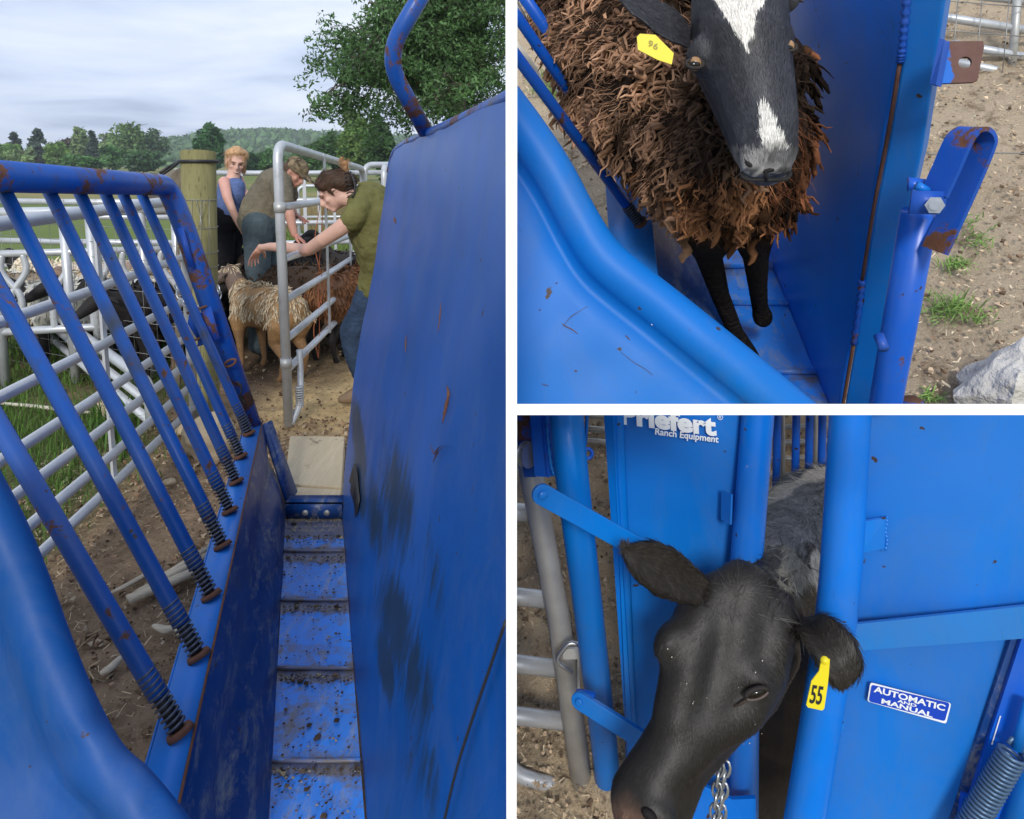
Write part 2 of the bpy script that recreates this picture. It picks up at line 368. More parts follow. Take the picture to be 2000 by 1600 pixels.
m = NT('board_wood'); c = m.mix(m.noise(4, 9, .7, 1.0, stretch=(9, .8, 1)), (.34, .28, .18), (.66, .55, .38)); c = m.mix(m.ramp(m.noise(5, 8, .7, off=3), [(.6, 0), (.68, .8)]), c, (.13, .09, .05)); m.set(c, .9); m.bump(m.noise(10, 8, stretch=(9, .8, 1)), .5, .006); M_board = m.m
M_log = simple('grey_log', (.18, .15, .11), .9, 0, .5, 14, .6, .02)
M_drywood = simple('dry_split_wood', (.52, .45, .34), .9, 0, .4, 12, .5, .01, stretch=(1, 6, 1))
def dirt(name, a, b, dk, green=None, sc=5):
    m = NT(name); c = m.mix(m.noise(sc, 9, .7), a, b); c = m.mix(m.ramp(m.noise(sc*3.5, 8, .7, .4, off=3), [(.53, 0), (.66, .85)]), c, dk)
    c = m.mix(m.ramp(m.noise(sc*14, 3, .6, off=8), [(.66, 0), (.72, .6)]), c, tuple(min(1, x*1.35) for x in b))
    if green:
        gx, thr = green; c = m.mix(m.ramp(m.noise(.8, 6, .7, off=21), [(thr, 0), (thr+.1, .9)]), c, gx)
    m.set(c, .95, 0, .15); m.bump(m.noise(sc*3, 10, .75), 1.0, .05); return m.m
M_soil = NT('yard_soil')
def yard_soil():
    m = M_soil; a = m.n('ShaderNodeAttribute', attribute_name='Col')
    c = m.mix(1., a.outputs['Color'], m.ramp(m.noise(7, 9, .72), [(.3, .55), (.7, 1.25)]), 'MULTIPLY')
    c = m.mix(m.ramp(m.noise(24, 7, .7, off=3), [(.55, 0), (.66, .6)]), c, (.07, .045, .025))
    c = m.mix(m.ramp(m.noise(70, 3, .6, off=8), [(.64, 0), (.72, .5)]), c, (.55, .45, .28)); m.set(c, .95, 0, .1); m.bump(m.noise(30, 9, .72), .9, .03)
yard_soil(); M_soil = M_soil.m
M_dirt2 = dirt('trampled_dirt', (.52, .40, .27), (.86, .70, .50), (.24, .165, .10), sc=4)
M_dirt3 = dirt('churned_dirt', (.68, .51, .32), (.98, .80, .55), (.12, .075, .045), sc=5)
M_field = NT('field'); c = M_field.mix(M_field.noise(.25, 6, .6), (.10, .17, .04), (.20, .22, .07)); c = M_field.mix(M_field.ramp(M_field.noise(.06, 4, off=4), [(.45, 0), (.6, 1)]), c, (.30, .25, .11)); M_field.set(c, .95, 0, .1); M_field = M_field.m
M_leaf = vcol('leaves', .55, .3, 3, .3, 0, trans=.3)
M_grass = vcol('grass_blades', .6, .2, 5, .3, 0, trans=.3)
M_bits = vcol('dry_bits', .9, .3, 30, .2, .2)
M_bark = simple('bark', (.10, .08, .06), .9, 0, .4, 8, .6, .03)
M_wool = vcol('wool', .95, .35, 70, .1, .5, .006)
M_woolu = vcol('wool_underlayer', .95, .4, 45, .1, .9, .02)
M_fur = vcol('short_fur', .5, .25, 120, .4, .25, .002)
M_hide = vcol('hide', .7, .3, 60, .3, .5, .003)
M_skin = vcol('skin', .5, .08, 30, .35, .05, .001); 
M_cloth = vcol('cloth', .9, .2, 25, .15, .6, .012)
M_hair = vcol('hair', .5, .35, 90, .4, .5, .003)
M_eye = simple('eyeball', (.01, .008, .006), .08, 0, 0, 5, 0)
M_amber = simple('amber_iris', (.35, .20, .09), .25, 0, .3, 30, 0)
M_tag = simple('yellow_plastic', (.85, .70, .02), .45, 0, .08, 8, 0)
M_ink = simple('black_ink', (.015, .015, .02), .6, 0, 0, 5, 0)
M_pencil = simple('faded_ink', (.35, .33, .10), .7, 0, .2, 60, 0)
M_print = simple('white_print', (.85, .87, .88), .5, 0, .05, 30, 0)
M_signblue = simple('sign_blue', (.005, .055, .50), .4, 0, .05, 10, 0)
M_stone = simple('field_stone', (.46, .37, .25), .9, 0, .35, 9, .7, .02)
M_conc = simple('broken_concrete', (.62, .59, .53), .95, 0, .3, 14, .9, .02)
M_pvc = simple('dirty_white_pipe', (.62, .56, .45), .55, 0, .25, 14, .1)
M_boot = simple('tan_leather', (.22, .15, .09), .75, 0, .3, 30, .3)
# ================================================================== SETTING
def structure(o, label): tag(o, label, None, None, 'structure'); return o
def sstep(a, b, x): t = min(1, max(0, (x-a)/(b-a))); return t*t*(3-2*t)
# near yard ground: real relief, soil and trampled straw colours laid by place
mb = MB(); xs = np.arange(-6, 2.01, .05); ys = np.arange(.2, 13.01, .05); V = []; C = []
def greenness(x, y):
    sh_ = .55*sstep(4.1, 4.7, y)*sstep(9, 8, y)
    g = sstep(-1.75, -2.4, x+sh_+.25*ns((x, y, 0), 1.1))*sstep(2.0, 3.0, y+.4*ns((x, y, 3), 1.5))*sstep(12, 5.6, y)
    g = max(g*(.55+.9*ns((x, y, 7), 1.3)+.25), sstep(8.0, 8.6, y))
    return min(1, max(0, g))
for y in ys:
    for x in xs:
        z = .025*ns((x, y, 0), 2.2)+.018*ns((x, y, 5), 7)+.012*ns((x, y, 9), 17); V.append((x, y, z-.01))
        g = greenness(x, y); straw = sstep(-1.95, -1.5, x)*sstep(4.0, 4.5, y)*sstep(8, 6.2, y)
        soil = np.array((.37, .26, .165)); sw = np.array((.82, .59, .30)); gr = np.array((.10, .13, .04)); mud = np.array((.09, .06, .04))
        c = soil*(1-straw)+sw*straw; mk = sstep(5.0, 5.6, y)*sstep(7.4, 6.6, y)*sstep(-1.0, -1.5, x)*.8; c = c*(1-mk)+mud*mk; c = c*(1-g)+gr*g; C.append(c)
nx = len(xs); f = [(j*nx+i, j*nx+i+1, (j+1)*nx+i+1, (j+1)*nx+i) for j in range(len(ys)-1) for i in range(nx-1)]
mb.add(V, f, C); structure(mb.build('ground', M_soil), 'bare brown yard soil with straw and trampled mud around the pens')
mb = MB(); 
mb.add([(-900, -40, -.06), (900, -40, -.06), (900, 1500, -.06), (-900, 1500, -.06)], [(0, 1, 2, 3)]); structure(mb.build('field', M_field, smooth=False), 'green and straw coloured hay field beyond the pens')
# distant wooded hills
def hills():
    mb = MB(); nx, ny = 150, 26; V = []; C = []
    for j in range(ny):
        for i in range(nx):
            x = -520+i*6.0; y = 330+j*14.
            prof = 8+14*sstep(-330, -160, x)+9*math.exp(-((x+215)/50)**2)+5*ns((x, 0, 0), .012)
            z = prof*sstep(330, 600, y)+1.2*abs(ns((x, y, 0), .13))*2; V.append((x, y, z-1)); k = .8+.5*ns((x, y, 3), .05); C.append((.12*k, .20*k, .08*k))
    f = [(j*nx+i, j*nx+i+1, (j+1)*nx+i+1, (j+1)*nx+i) for j in range(ny-1) for i in range(nx-1)]; mb.add(V, f, C)
    o = mb.build('hills', M_leaf); structure(o, 'low green wooded hills on the skyline')
    Pp, Nn = surf_samples(o, 5200); m2 = MB()
    for p in Pp:
        k = rng.uniform(.7, 1.35); col = np.array((.13, .235, .085))*k+np.array((.02, .02, .0))*rng.random()
        if p[1] < 340: continue
        r = rng.uniform(2.2, 4.2)
        n = 9; q = rng.normal(0, 1, (n, 3)); q /= np.linalg.norm(q, axis=1)[:, None]; c0 = p+np.array([0, 0, r*.4])
        cen = c0+q*r*.75; a = rng.normal(0, 1, (n, 3)); a /= np.linalg.norm(a, axis=1)[:, None]; b = np.cross(a, q); s = r*.62
        V = np.stack([cen-a*s, cen+b*s*.8, cen+a*s, cen-b*s*.8], axis=1).reshape(-1, 3); fi = (np.arange(n)[:, None]*4+np.arange(4)).astype(int); m2.add(V, fi, col*1.0)
    tag(m2.build('far_woodland', M_leaf, smooth=False), 'mass of far off woodland covering the hills', None, None, 'stuff')
hills()
# ------------------------------------------------------------------ trees
def leaves(mb, cen, rad, n, size, col, droop=.0, flat=1.):
    q = rng.normal(0, 1, (n, 3)); q /= np.linalg.norm(q, axis=1)[:, None]; rr = rng.uniform(.35, 1, (n, 1))**.6
    c = np.asarray(cen)+q*rr*np.asarray(rad); a = rng.normal(0, 1, (n, 3)); a[:, 2] = a[:, 2]*.7-droop; a /= np.linalg.norm(a, axis=1)[:, None]
    b = np.cross(a, rng.normal(0, 1, (n, 3))); b /= np.linalg.norm(b, axis=1)[:, None]; s = size*rng.uniform(.6, 1.3, (n, 1))
    V = np.stack([c-a*s, c+b*s*.45*flat, c+a*s, c-b*s*.45*flat], axis=1).reshape(-1, 3)
    cc = np.asarray(col)*rng.uniform(.65, 1.4, (n, 1)); mb.add(V, (np.arange(n)[:, None]*4+np.arange(4)).astype(int), np.repeat(cc, 4, axis=0))
def tree(name, label, px, pytop, d, wpx, col, kind='round', n=2600, cat='tree', group='trees along the far edge of the field', ls=None, base=.12, spr=None):
    x = (px-PX0)/F*d; top = (1.65+(320-pytop)/F*d)*1.13; W = wpx/F*d/2; loc = (x, d, -.05)
    t = thing(name, loc, label, cat, group); H = top; tr = MB(); b0 = np.array(loc)
    tube(tr, [b0, b0+(0, 0, H*.35), b0+(.02*H, 0, H*.65), b0+(0, .01*H, H*.92)], [H*.028, H*.02, H*.012, H*.003], 8)
    nb = 14; mb = MB(); ls = ls or H*.05
    for k in range(nb):
        h = rng.uniform(.25, .85); a = rng.uniform(0, 6.28); L = W*rng.uniform(.5, .9)*(1.1-h if kind == 'conifer' else 1)
        s = b0+np.array((0, 0, H*h)); tube(tr, [s, s+np.array((math.cos(a)*L*.6, math.sin(a)*L*.6, H*.08 if kind != 'conifer' else -.01*H)), s+np.array((math.cos(a)*L, math.sin(a)*L, H*.12 if kind != 'conifer' else -.04*H))], [H*.009, H*.006, H*.002], 5)
    tr.build('trunk', M_bark, t); ncl = 46
    for k in range(ncl):
        u = (k+.5)/ncl; a = rng.uniform(0, 6.28)
        if kind == 'conifer':
            h = base+(1-base)*u; rr = W*(1-u)**.8*rng.uniform(.55, 1.0); c = b0+np.array((math.cos(a)*rr, math.sin(a)*rr, H*h*.97)); rad = np.array((W*.30, W*.30, H*.045))*(1.15-u*.7)
        else:
            q = rng.normal(0, 1, 3); q /= np.linalg.norm(q); rr = rng.uniform(.35, .95); ch = H*(1-base)/2
            c = b0+np.array((q[0]*W*rr*.85, q[1]*W*rr*.85, H*base+ch+q[2]*ch*rr*.88)); rad = np.array((W*.33, W*.33, ch*.27))*rng.uniform(.7, 1.2)
            if kind == 'loose': rad *= .75
        kk = rng.uniform(.7, 1.35); leaves(mb, c, rad, n//ncl, ls, np.array(col)*kk)
    mb.build('crown', M_leaf, t, smooth=False); return t
GA, GB, GC, GD, GE = (.09, .20, .055), (.17, .29, .07), (.085, .125, .09), (.23, .32, .14), (.08, .16, .06)
tl = [('deciduous_tree', 'bright green bushy tree at the left end of the tree line', 12, 281, 150, 90, GB, 'round'),
 ('pine_tree', 'thin dark pine left of the taller dark pine', 40, 268, 170, 46, GC, 'conifer'),
 ('pine_tree', 'taller dark ragged pine above the blue top rail', 85, 262, 160, 62, GC, 'conifer'),
 ('deciduous_tree', 'small yellow green tree in front of the dark pines', 48, 292, 130, 60, GD, 'round'),
 ('deciduous_tree', 'mid green rounded tree right of the dark pines', 120, 277, 150, 50, GB, 'round'),
 ('deciduous_tree', 'reddish brown leafed tree low in the tree line', 148, 275, 170, 48, (.12, .10, .07), 'round'),
 ('deciduous_tree', 'tall slender pale tree with a small open crown', 166, 254, 165, 40, GD, 'loose'),
 ('pine_tree', 'narrow dark conifer beside the slender pale tree', 190, 265, 155, 30, GC, 'conifer'),
 ('deciduous_tree', 'hazy pale green tree right of the narrow conifer', 218, 262, 190, 52, GD, 'loose'),
 ('deciduous_tree', 'broad tall light green tree, highest of the tree line', 262, 247, 165, 76, (.16, .26, .085), 'round'),
 ('deciduous_tree', 'grey green tree at the right end of the tree line', 305, 260, 175, 64, (.12, .20, .09), 'round'),
 ('shrub', 'low dark green bush below the broad tall tree', 225, 286, 140, 60, GA, 'round'),
 ('shrub', 'low deep green bush left of the wooden post', 285, 296, 130, 90, GE, 'round'),
 ('shrub', 'low green thicket behind the blue top rail', 170, 305, 120, 80, GA, 'round'),
 ('deciduous_tree', 'round dense dark green tree behind the wooden post', 416, 251, 110, 62, (.06, .15, .05), 'round'),
 ('shrub', 'dark rounded bush beside the head of the woman in blue', 490, 305, 105, 44, (.05, .12, .04), 'round'),
 ('shrub', 'mid green bush behind the man in the cap', 528, 296, 115, 60, GA, 'round'),
 ('deciduous_tree', 'bright bushy tree left of the galvanised gate corner', 600, 283, 95, 90, (.10, .21, .055), 'round'),
 ('deciduous_tree', 'dark green tree above the top bar of the gate', 655, 262, 80, 80, (.075, .155, .05), 'round'),
 ('deciduous_tree', 'tall light green tree under the overhanging branches', 700, 222, 70, 90, (.15, .25, .06), 'round'),
 ('deciduous_tree', 'dark tree beside the far end of the blue panel', 748, 240, 62, 70, (.06, .13, .04), 'round')]
for q in tl: tree(*q[:8], n=2400 if q[4] > 100 else 4200, ls=(.55 if q[4] > 100 else .26), base=.05)
# the large near tree whose branches hang over the gate
def big_tree():
    d = 15.; X = lambda px, py, dd=d: P(px, py, dd)
    base = np.array([(905-PX0)/F*d, d, 0.]); t = thing('overhanging_tree', base, 'large leafy tree with drooping branches behind the tall blue panel', 'tree')
    tr = MB(); lf = MB()
    trunk = smooth_path([base, X(900, 260), X(890, 120), X(900, 0), X(915, -150)]); tube(tr, trunk, np.linspace(.20, .08, len(trunk)), 10)
    limbs = []
    ends = [(650, 175), (640, 92), (690, 110), (672, 60), (700, 215), (720, 250), (640, 185), (720, 60), (760, 30), (742, 150), (770, 110), (800, 160), (780, 220), (830, 60), (850, 200), (870, 120), (800, 10), (860, -30), (930, 60), (950, 160), (960, 30), (930, 220), (990, 100), (760, -30), (720, 5), (905, 170), (840, -60), (900, 250), (960, 230)]
    for (ex, ey) in ends:
        s = trunk[int(rng.integers(6, 20))]; dd = d+rng.uniform(-1.6, 1.6)-(.6 if ex < 720 else 0); e_ = X(ex, ey, dd); mid = (s+e_)/2+np.array((0, 0, .45+rng.uniform(-.1, .2)))
        pth = smooth_path([s, mid, e_], 7); tube(tr, pth, np.linspace(.05, .008, len(pth)), 6)
        L = np.linalg.norm(e_-s)
        for k, p in enumerate(pth[3:]):
            for _ in range(4 if k > 3 else 3):
                off = rng.normal(0, .28, 3)*np.array((1, 1, .8)); q = p+off+np.array((0, 0, -.12)); tube(tr, [p, (p+q)/2+np.array((0, 0, .05)), q], [.008, .006, .003], 4, cap=False)
                col = np.array((.085, .165, .055))*rng.uniform(.7, 1.5); leaves(lf, q, (.25, .25, .20), 52, .052, col, droop=.7, flat=.85)
    tr.build('trunk', M_bark, t); lf.build('crown', M_leaf, t, smooth=False)
big_tree()
# ------------------------------------------------------------------ white partitions between the three scenes
DIV = .6
def partitions():
    mb = MB(); xa, xb = (988.3-PX0)/F*DIV, (1009.7-PX0)/F*DIV
    y0, y1 = DIV*cp, 1.15; t0, t1 = 2.02, 2.45
    V = [(xa, y0-.02, 0), (xb, y0-.02, 0), (xb, y1, 0), (xa, y1, 0), (xa, y0-.02, t0), (xb, y0-.02, t0), (xb, y1, t1), (xa, y1, t1)]
    mb.add(V, [(3, 2, 1, 0), (4, 5, 6, 7), (0, 1, 5, 4), (1, 2, 6, 5), (2, 3, 7, 6), (3, 0, 4, 7)])
    o = mb.build('partition_wall', M_white, smooth=False); tag(o, 'upright plain white board parting the long chute from the sheep and cow', 'partition')
    mb = MB(); a = [P(1009.9, 789.2, DIV), P(2100, 789.2, DIV), P(2100, 810.8, DIV), P(1009.9, 810.8, DIV)]; n = nrm(ray(1500, 800)); L = .16
    off = n*L; a2 = [P(1009.9, 799.5-4, DIV+L), P(2100, 799.5-4, DIV+L), P(2100, 799.5+4, DIV+L), P(1009.9, 799.5+4, DIV+L)]
    mb.add(a+a2, [(3, 2, 1, 0), (4, 5, 6, 7), (0, 1, 5, 4), (1, 2, 6, 5), (2, 3, 7, 6), (3, 0, 4, 7)])
    o = mb.build('partition_shelf', M_white, smooth=False); tag(o, 'level plain white board between the brown sheep above and black cow below', 'partition')
partitions()
# ================================================================== SCENE ONE : the long chute
def rod(mb, a, b, r, n=10): return tube(mb, [a, b], r, n)
def spring(mb, a, b, r, wire, turns, n=5):
    a, b = np.asarray(a, float), np.asarray(b, float); u = nrm(b-a); s = nrm(np.cross(u, (0.3, .2, 1))); t = np.cross(u, s); k = turns*10
    pts = [a+(b-a)*i/k+r*(math.cos(2*math.pi*i/10)*s+math.sin(2*math.pi*i/10)*t) for i in range(k+1)]; return tube(mb, pts, wire, n)
def chainmesh(mb, pts, link, wire):
    pts = smooth_path(pts, 8); L = [0]
    for i in range(1, len(pts)): L.append(L[-1]+np.linalg.norm(pts[i]-pts[i-1]))
    L = np.array(L); n = int(L[-1]/link)
    for k in range(n):
        s = (k+.5)*link; p = np.array([np.interp(s, L, pts[:, j]) for j in range(3)]); q = np.array([np.interp(min(L[-1], s+link*.3), L, pts[:, j]) for j in range(3)]); u = nrm(q-p)
        a = nrm(np.cross(u, (.37, .61, .7))); b = np.cross(u, a)
        if k % 2: a, b = b, a
        loop = [p+u*math.cos(t)*link*.78+a*math.sin(t)*link*.42 for t in np.linspace(0, 2*math.pi, 11)]; tube(mb, loop, wire, 5, cap=False)
    return mb
# ---- lines of the chute
ZF, ZL = .10, .46
FLf, FRf, FLn, FRn = G(559, 992, ZF), G(666, 988, ZF), G(519, 1720, ZF), G(722, 1720, ZF)
side_pl = plane3(FRf, G(710, 1600, ZF), P(770, 288, 3.32))
chute = thing('squeeze_chute', G(612, 1200, 0), 'long blue steel sheep chute with barred left side and tall sheet right side', 'livestock chute')
# floor with stepped slats
def floor1():
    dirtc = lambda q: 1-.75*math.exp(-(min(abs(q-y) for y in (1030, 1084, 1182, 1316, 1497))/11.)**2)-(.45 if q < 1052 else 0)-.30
    ys = [1016, 1078, 1174, 1308, 1489, 1760]
    mb = MB()
    for i in range(5):
        a, b = ys[i], ys[i+1]; e1 = lambda y: (559-(y-992)*.0545, 666+(y-988)*.0755)
        (l0, r0), (l1, r1) = e1(a), e1(b); A, B = G(l1, b, ZF), G(r1, b, ZF); C_, D = G(r0, a, ZF), G(l0, a, ZF)
        grid(mb, A, B, C_, D, 20, 16, lambda u, v: .004*ns((u*3, v*3, i), 1)+.006*math.exp(-(v/.05)**2)-.002*v)
        rp = smooth_path([A+(0, .0, .006), (A+B)/2+(0, 0, .004), B+(0, 0, .006)], 5); tube(mb, rp, .0055, 8)
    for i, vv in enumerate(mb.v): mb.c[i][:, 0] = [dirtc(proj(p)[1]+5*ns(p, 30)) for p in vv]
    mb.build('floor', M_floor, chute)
    mb = MB(); A, B, C_, D = G(558, 1014, ZF), G(668, 1014, ZF), G(664, 990, ZF+.065), G(563, 990, ZF+.065)
    th = B-A; C_ = B+(0, .0, .075); D = A+(0, 0, .075); plate(mb, [A, B, C_, D], .006)
    E, F_ = C_+(.0, .075, 0), D+(.0, .075, 0); plate(mb, [D, C_, E, F_], .005); mb.build('cross_channel', M_wallin, chute)
    for u in (.36, .74):
        c = A+(B-A)*u+(0, -.003, .032); q = MB(); tube(q, [c, c+(0, -.006, 0)], .013, 14); q.build('bolt', M_galvd, chute)
floor1()
# left lower wall and its ledge
Li_f, Li_n = G(513, 822, ZL), G(330, 1660, ZL); Lo_f, Lo_n = G(474, 848, ZL), G(228, 1700, ZL)
def leftwall():
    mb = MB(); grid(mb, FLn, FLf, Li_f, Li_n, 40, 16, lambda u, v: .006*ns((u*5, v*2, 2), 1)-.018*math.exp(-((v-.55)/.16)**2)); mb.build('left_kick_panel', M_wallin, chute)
    mb = MB(); plate(mb, [Lo_n, Lo_f, Li_f, Li_n], .005, (0, 0, 1)); plate(mb, [Lo_n+(-.002, 0, 0), Lo_f+(-.002, 0, 0), Lo_f+(-.002, 0, -.35), Lo_n+(-.002, 0, -.35)], .004); mb.build('ledge', M_ledge, chute)
    mb = MB(); tube(mb, [Li_n+(0, 0, .002), Li_f+(0, 0, .002)], .0032, 6); mb.build('ledge_rim', M_rust, chute)
    mb = MB(); c1, c2 = G(514, 830, ZL-.01), G(565, 992, ZF+.02); u = nrm(c2-c1); tube(mb, [c1, c2], .011, 8)
    c3 = c1+(FLf-c1)*0+np.array((.0, .03, -.05)); plate(mb, [c1+(0, .02, 0), c2+(0, .02, 0), c2+(.0, .14, .0), c1+(.0, .12, -.02)], .004); mb.build('end_flap', M_wallin, chute)
leftwall()
# top rail, end post and bars
Rf, Rn = P(300, 370, 3.2), P(0, 350, 2.1)
def rail_at(px):
    lo, hi = -.2, 1.85
    for _ in range(50):
        m_ = (lo+hi)/2; q = Rf+(Rn-Rf)*m_
        if proj(q)[0] > px: lo = m_
        else: hi = m_
    return Rf+(Rn-Rf)*lo
def rails():
    pts = [rail_at(-420), Rf+(Rn-Rf)*.05, P(330, 372, 3.22), P(353, 425, 3.24), P(420, 610, 3.27), P(490, 835, 3.30)]
    mb = MB(); tube(mb, bendpath([pts[0], P(326, 362, 3.22), P(356, 432, 3.24), P(492, 838, 3.30)], .13, 8), .047, 20); mb.build('top_rail', M_rail, chute)
    B = [((487, 848), 275), ((471, 893), 238), ((462, 943), 203), ((450, 1000), 152), ((436, 1068), 92), ((414, 1166), 2), ((390, 1284), -116), ((354, 1434), -289)]
    for (b, tx) in B:
        q = G(*b, ZL+.004); t = rail_at(tx)+(0, 0, -.02); u = nrm(t-q); L = .14
        s0 = q+u*.015; s1 = q+u*L; mb = MB(); tube(mb, [s1-u*.05, s1, t], [.0205, .0205, .0205], 16); bar = mb.build('bar', M_bar, chute)
        mb = MB(); spring(mb, s0, s1+u*.01, .0195, .0034, 11); sp_ = mb.build('spring', M_coil, bar)
        mb = MB(); tube(mb, [q, s1], .0135, 10); mb.build('spring_rod', M_black, bar)
        mb = MB(); tube(mb, [q-(0, 0, .001), q+u*.012], [.030, .026], 16); mb.build('washer', M_rust, bar)
    # slotted keeper, rusty hinge bracket and ring on the end post
    mb = MB(); a, b = P(352, 445, 3.16), P(374, 521, 3.18); strap(mb, a, b, RT, .022, .016); mb.build('slot_keeper', M_rustblue, chute)
    mb = MB(); plate(mb, [P(392, 612, 3.15), P(411, 598, 3.15), P(429, 662, 3.17), P(385, 678, 3.15)], .008); plate(mb, [P(372, 604, 3.13), P(395, 612, 3.15), P(388, 668, 3.15), P(366, 632, 3.13)], .006); mb.build('hinge_bracket', M_rustblue, chute)
    for yy in (606, 664): mb = MB(); tube(mb, [P(365, yy+6, 3.12), P(404, yy-8, 3.14)], .006, 8); mb.build('hinge_pin', M_rust, chute)
    mb = MB(); c = P(450, 709, 3.2); tube(mb, [c+.026*math.cos(t)*nrm(RT*.9+UP*.35)+.014*math.sin(t)*nrm(UP) for t in np.linspace(0, 6.3, 16)], .006, 6, cap=False); mb.build('weld_ring', M_rust, chute)
    mb = MB(); q = P(463, 745, 3.22); tube(mb, smooth_path([q, q+(.02, 0, -.03), q+(.012, 0, -.07), q+(.03, 0, -.11)]), .004, 6); mb.build('wire_hook', M_black, chute)
rails()
# tall right side
TL, TR_ = onpl(770, 292, side_pl), onpl(1060, 148, side_pl)
def side():
    A, B, C_, D = onpl(735, 1780, side_pl), FRf, TL, onpl(1240, 60, side_pl)
    mb = MB(); 
    pa = [onpl(x, y, side_pl) for x, y in [(666, 988), (686, 770), (700, 660), (720, 560), (735, 470), (748, 380), (756, 330), (770, 292)]]
    pb = [onpl(x, y, side_pl) for x, y in [(735, 1780), (800, 1780), (900, 1780), (1030, 1700), (1080, 1300), (1090, 800), (1095, 400), (1100, 128)]]
    n = side_pl[1]; n = n if n@(CAM-side_pl[0]) > 0 else -n
    pa = smooth_path(pa, 14); pb = smooth_path(pb, 14); V = []; k = len(pa); m_ = 130
    for i in range(k):
        for j in range(m_+1):
            p = pa[i]*(1-j/m_)+pb[i]*(j/m_); V.append(p+n*(.007*ns(p, 1.6)+.0025*ns(p, 6)-.012*math.exp(-(j/2.)**2)))
    f = [(i*(m_+1)+j, i*(m_+1)+j+1, (i+1)*(m_+1)+j+1, (i+1)*(m_+1)+j) for i in range(k-1) for j in range(m_)]
    st = []
    for p in V:
        x, y = proj(p); a = 0
        for cx, cy, sx, sy, kk in ((780, 980, 48, 170, .50), (735, 1010, 28, 120, .50), (775, 1220, 46, 140, .56), (756, 1300, 18, 90, .75), (815, 1330, 50, 170, .44), (702, 860, 14, 100, .75), (704, 950, 14, 80, .7), (850, 1120, 34, 160, .34), (835, 1500, 70, 130, .34)): a = max(a, (kk+.05)*math.exp(-((x-cx-(y-cy)*.12)/sx)**2-((y-cy)/sy)**2))
        st.append((1-a, 1, 1))
    mb.add(V, [q[::-1] for q in f], np.array(st)); o = mb.build('right_side_sheet', M_side, chute)
    modify(o, [('SOLIDIFY', dict(thickness=.006, offset=0))]); o.data.name = 'right_side_sheet'
    mb = MB(); tp = [onpl(757, 335, side_pl), onpl(766, 300, side_pl), onpl(782, 284, side_pl), onpl(820, 266, side_pl), onpl(905, 228, side_pl), onpl(1100, 133, side_pl)]; tp = smooth_path(tp, 5)
    tube(mb, tp-n*.012, .018, 12); mb.build('top_flange', M_rail, chute)
    a = onpl(832, 258, side_pl); mb = MB(); dd = (a-CAM)@FW
    tube(mb, bendpath([a, P(752, 112, dd*.93), P(858, -70, dd*.90)], .10, 8), .0265, 18); mb.build('head_rail', M_rail, chute)
    mb = MB(); s = smooth_path([onpl(x, y, side_pl)+n*.012 for x, y in [(1004, 1215), (975, 1300), (940, 1400), (905, 1510), (872, 1650)]], 6); tube(mb, s, .004, 8, flat=.5); mb.build('rubber_seal', M_black, chute)
    # rust streaks and torn paint flakes standing on the sheet
    for pts, w in [([(880, 752), (884, 770), (878, 800), (872, 828)], 3), ([(848, 868), (856, 888), (866, 874), (890, 868)], 1.6), ([(853, 905), (862, 886), (874, 872)], 1.4), ([(868, 590), (866, 620), (862, 650)], 1.4), ([(799, 655), (797, 690)], 1.6), ([(774, 425), (777, 437)], 4)]:
        mb = MB(); q = smooth_path([onpl(x, y, side_pl)+n*.0085 for x, y in pts], 4); tube(mb, q, [max(.0006, w*dd/1400*abs(math.sin(3.1*(i+.6)/len(q)))*rng.uniform(.5, 1)) for i in range(len(q))], 5, flat=.12); mb.build('rust_scar', M_rust, chute)
    mb = MB(); e = [(692, 920), (698, 905), (703, 925), (705, 950), (708, 975), (703, 1000), (699, 1012), (697, 985), (689, 960), (691, 945), (686, 942)]
    plate(mb, [onpl(x, y, side_pl)+n*.011 for x, y in e], .002, n); mb.build('torn_flake', M_black, chute)
side()
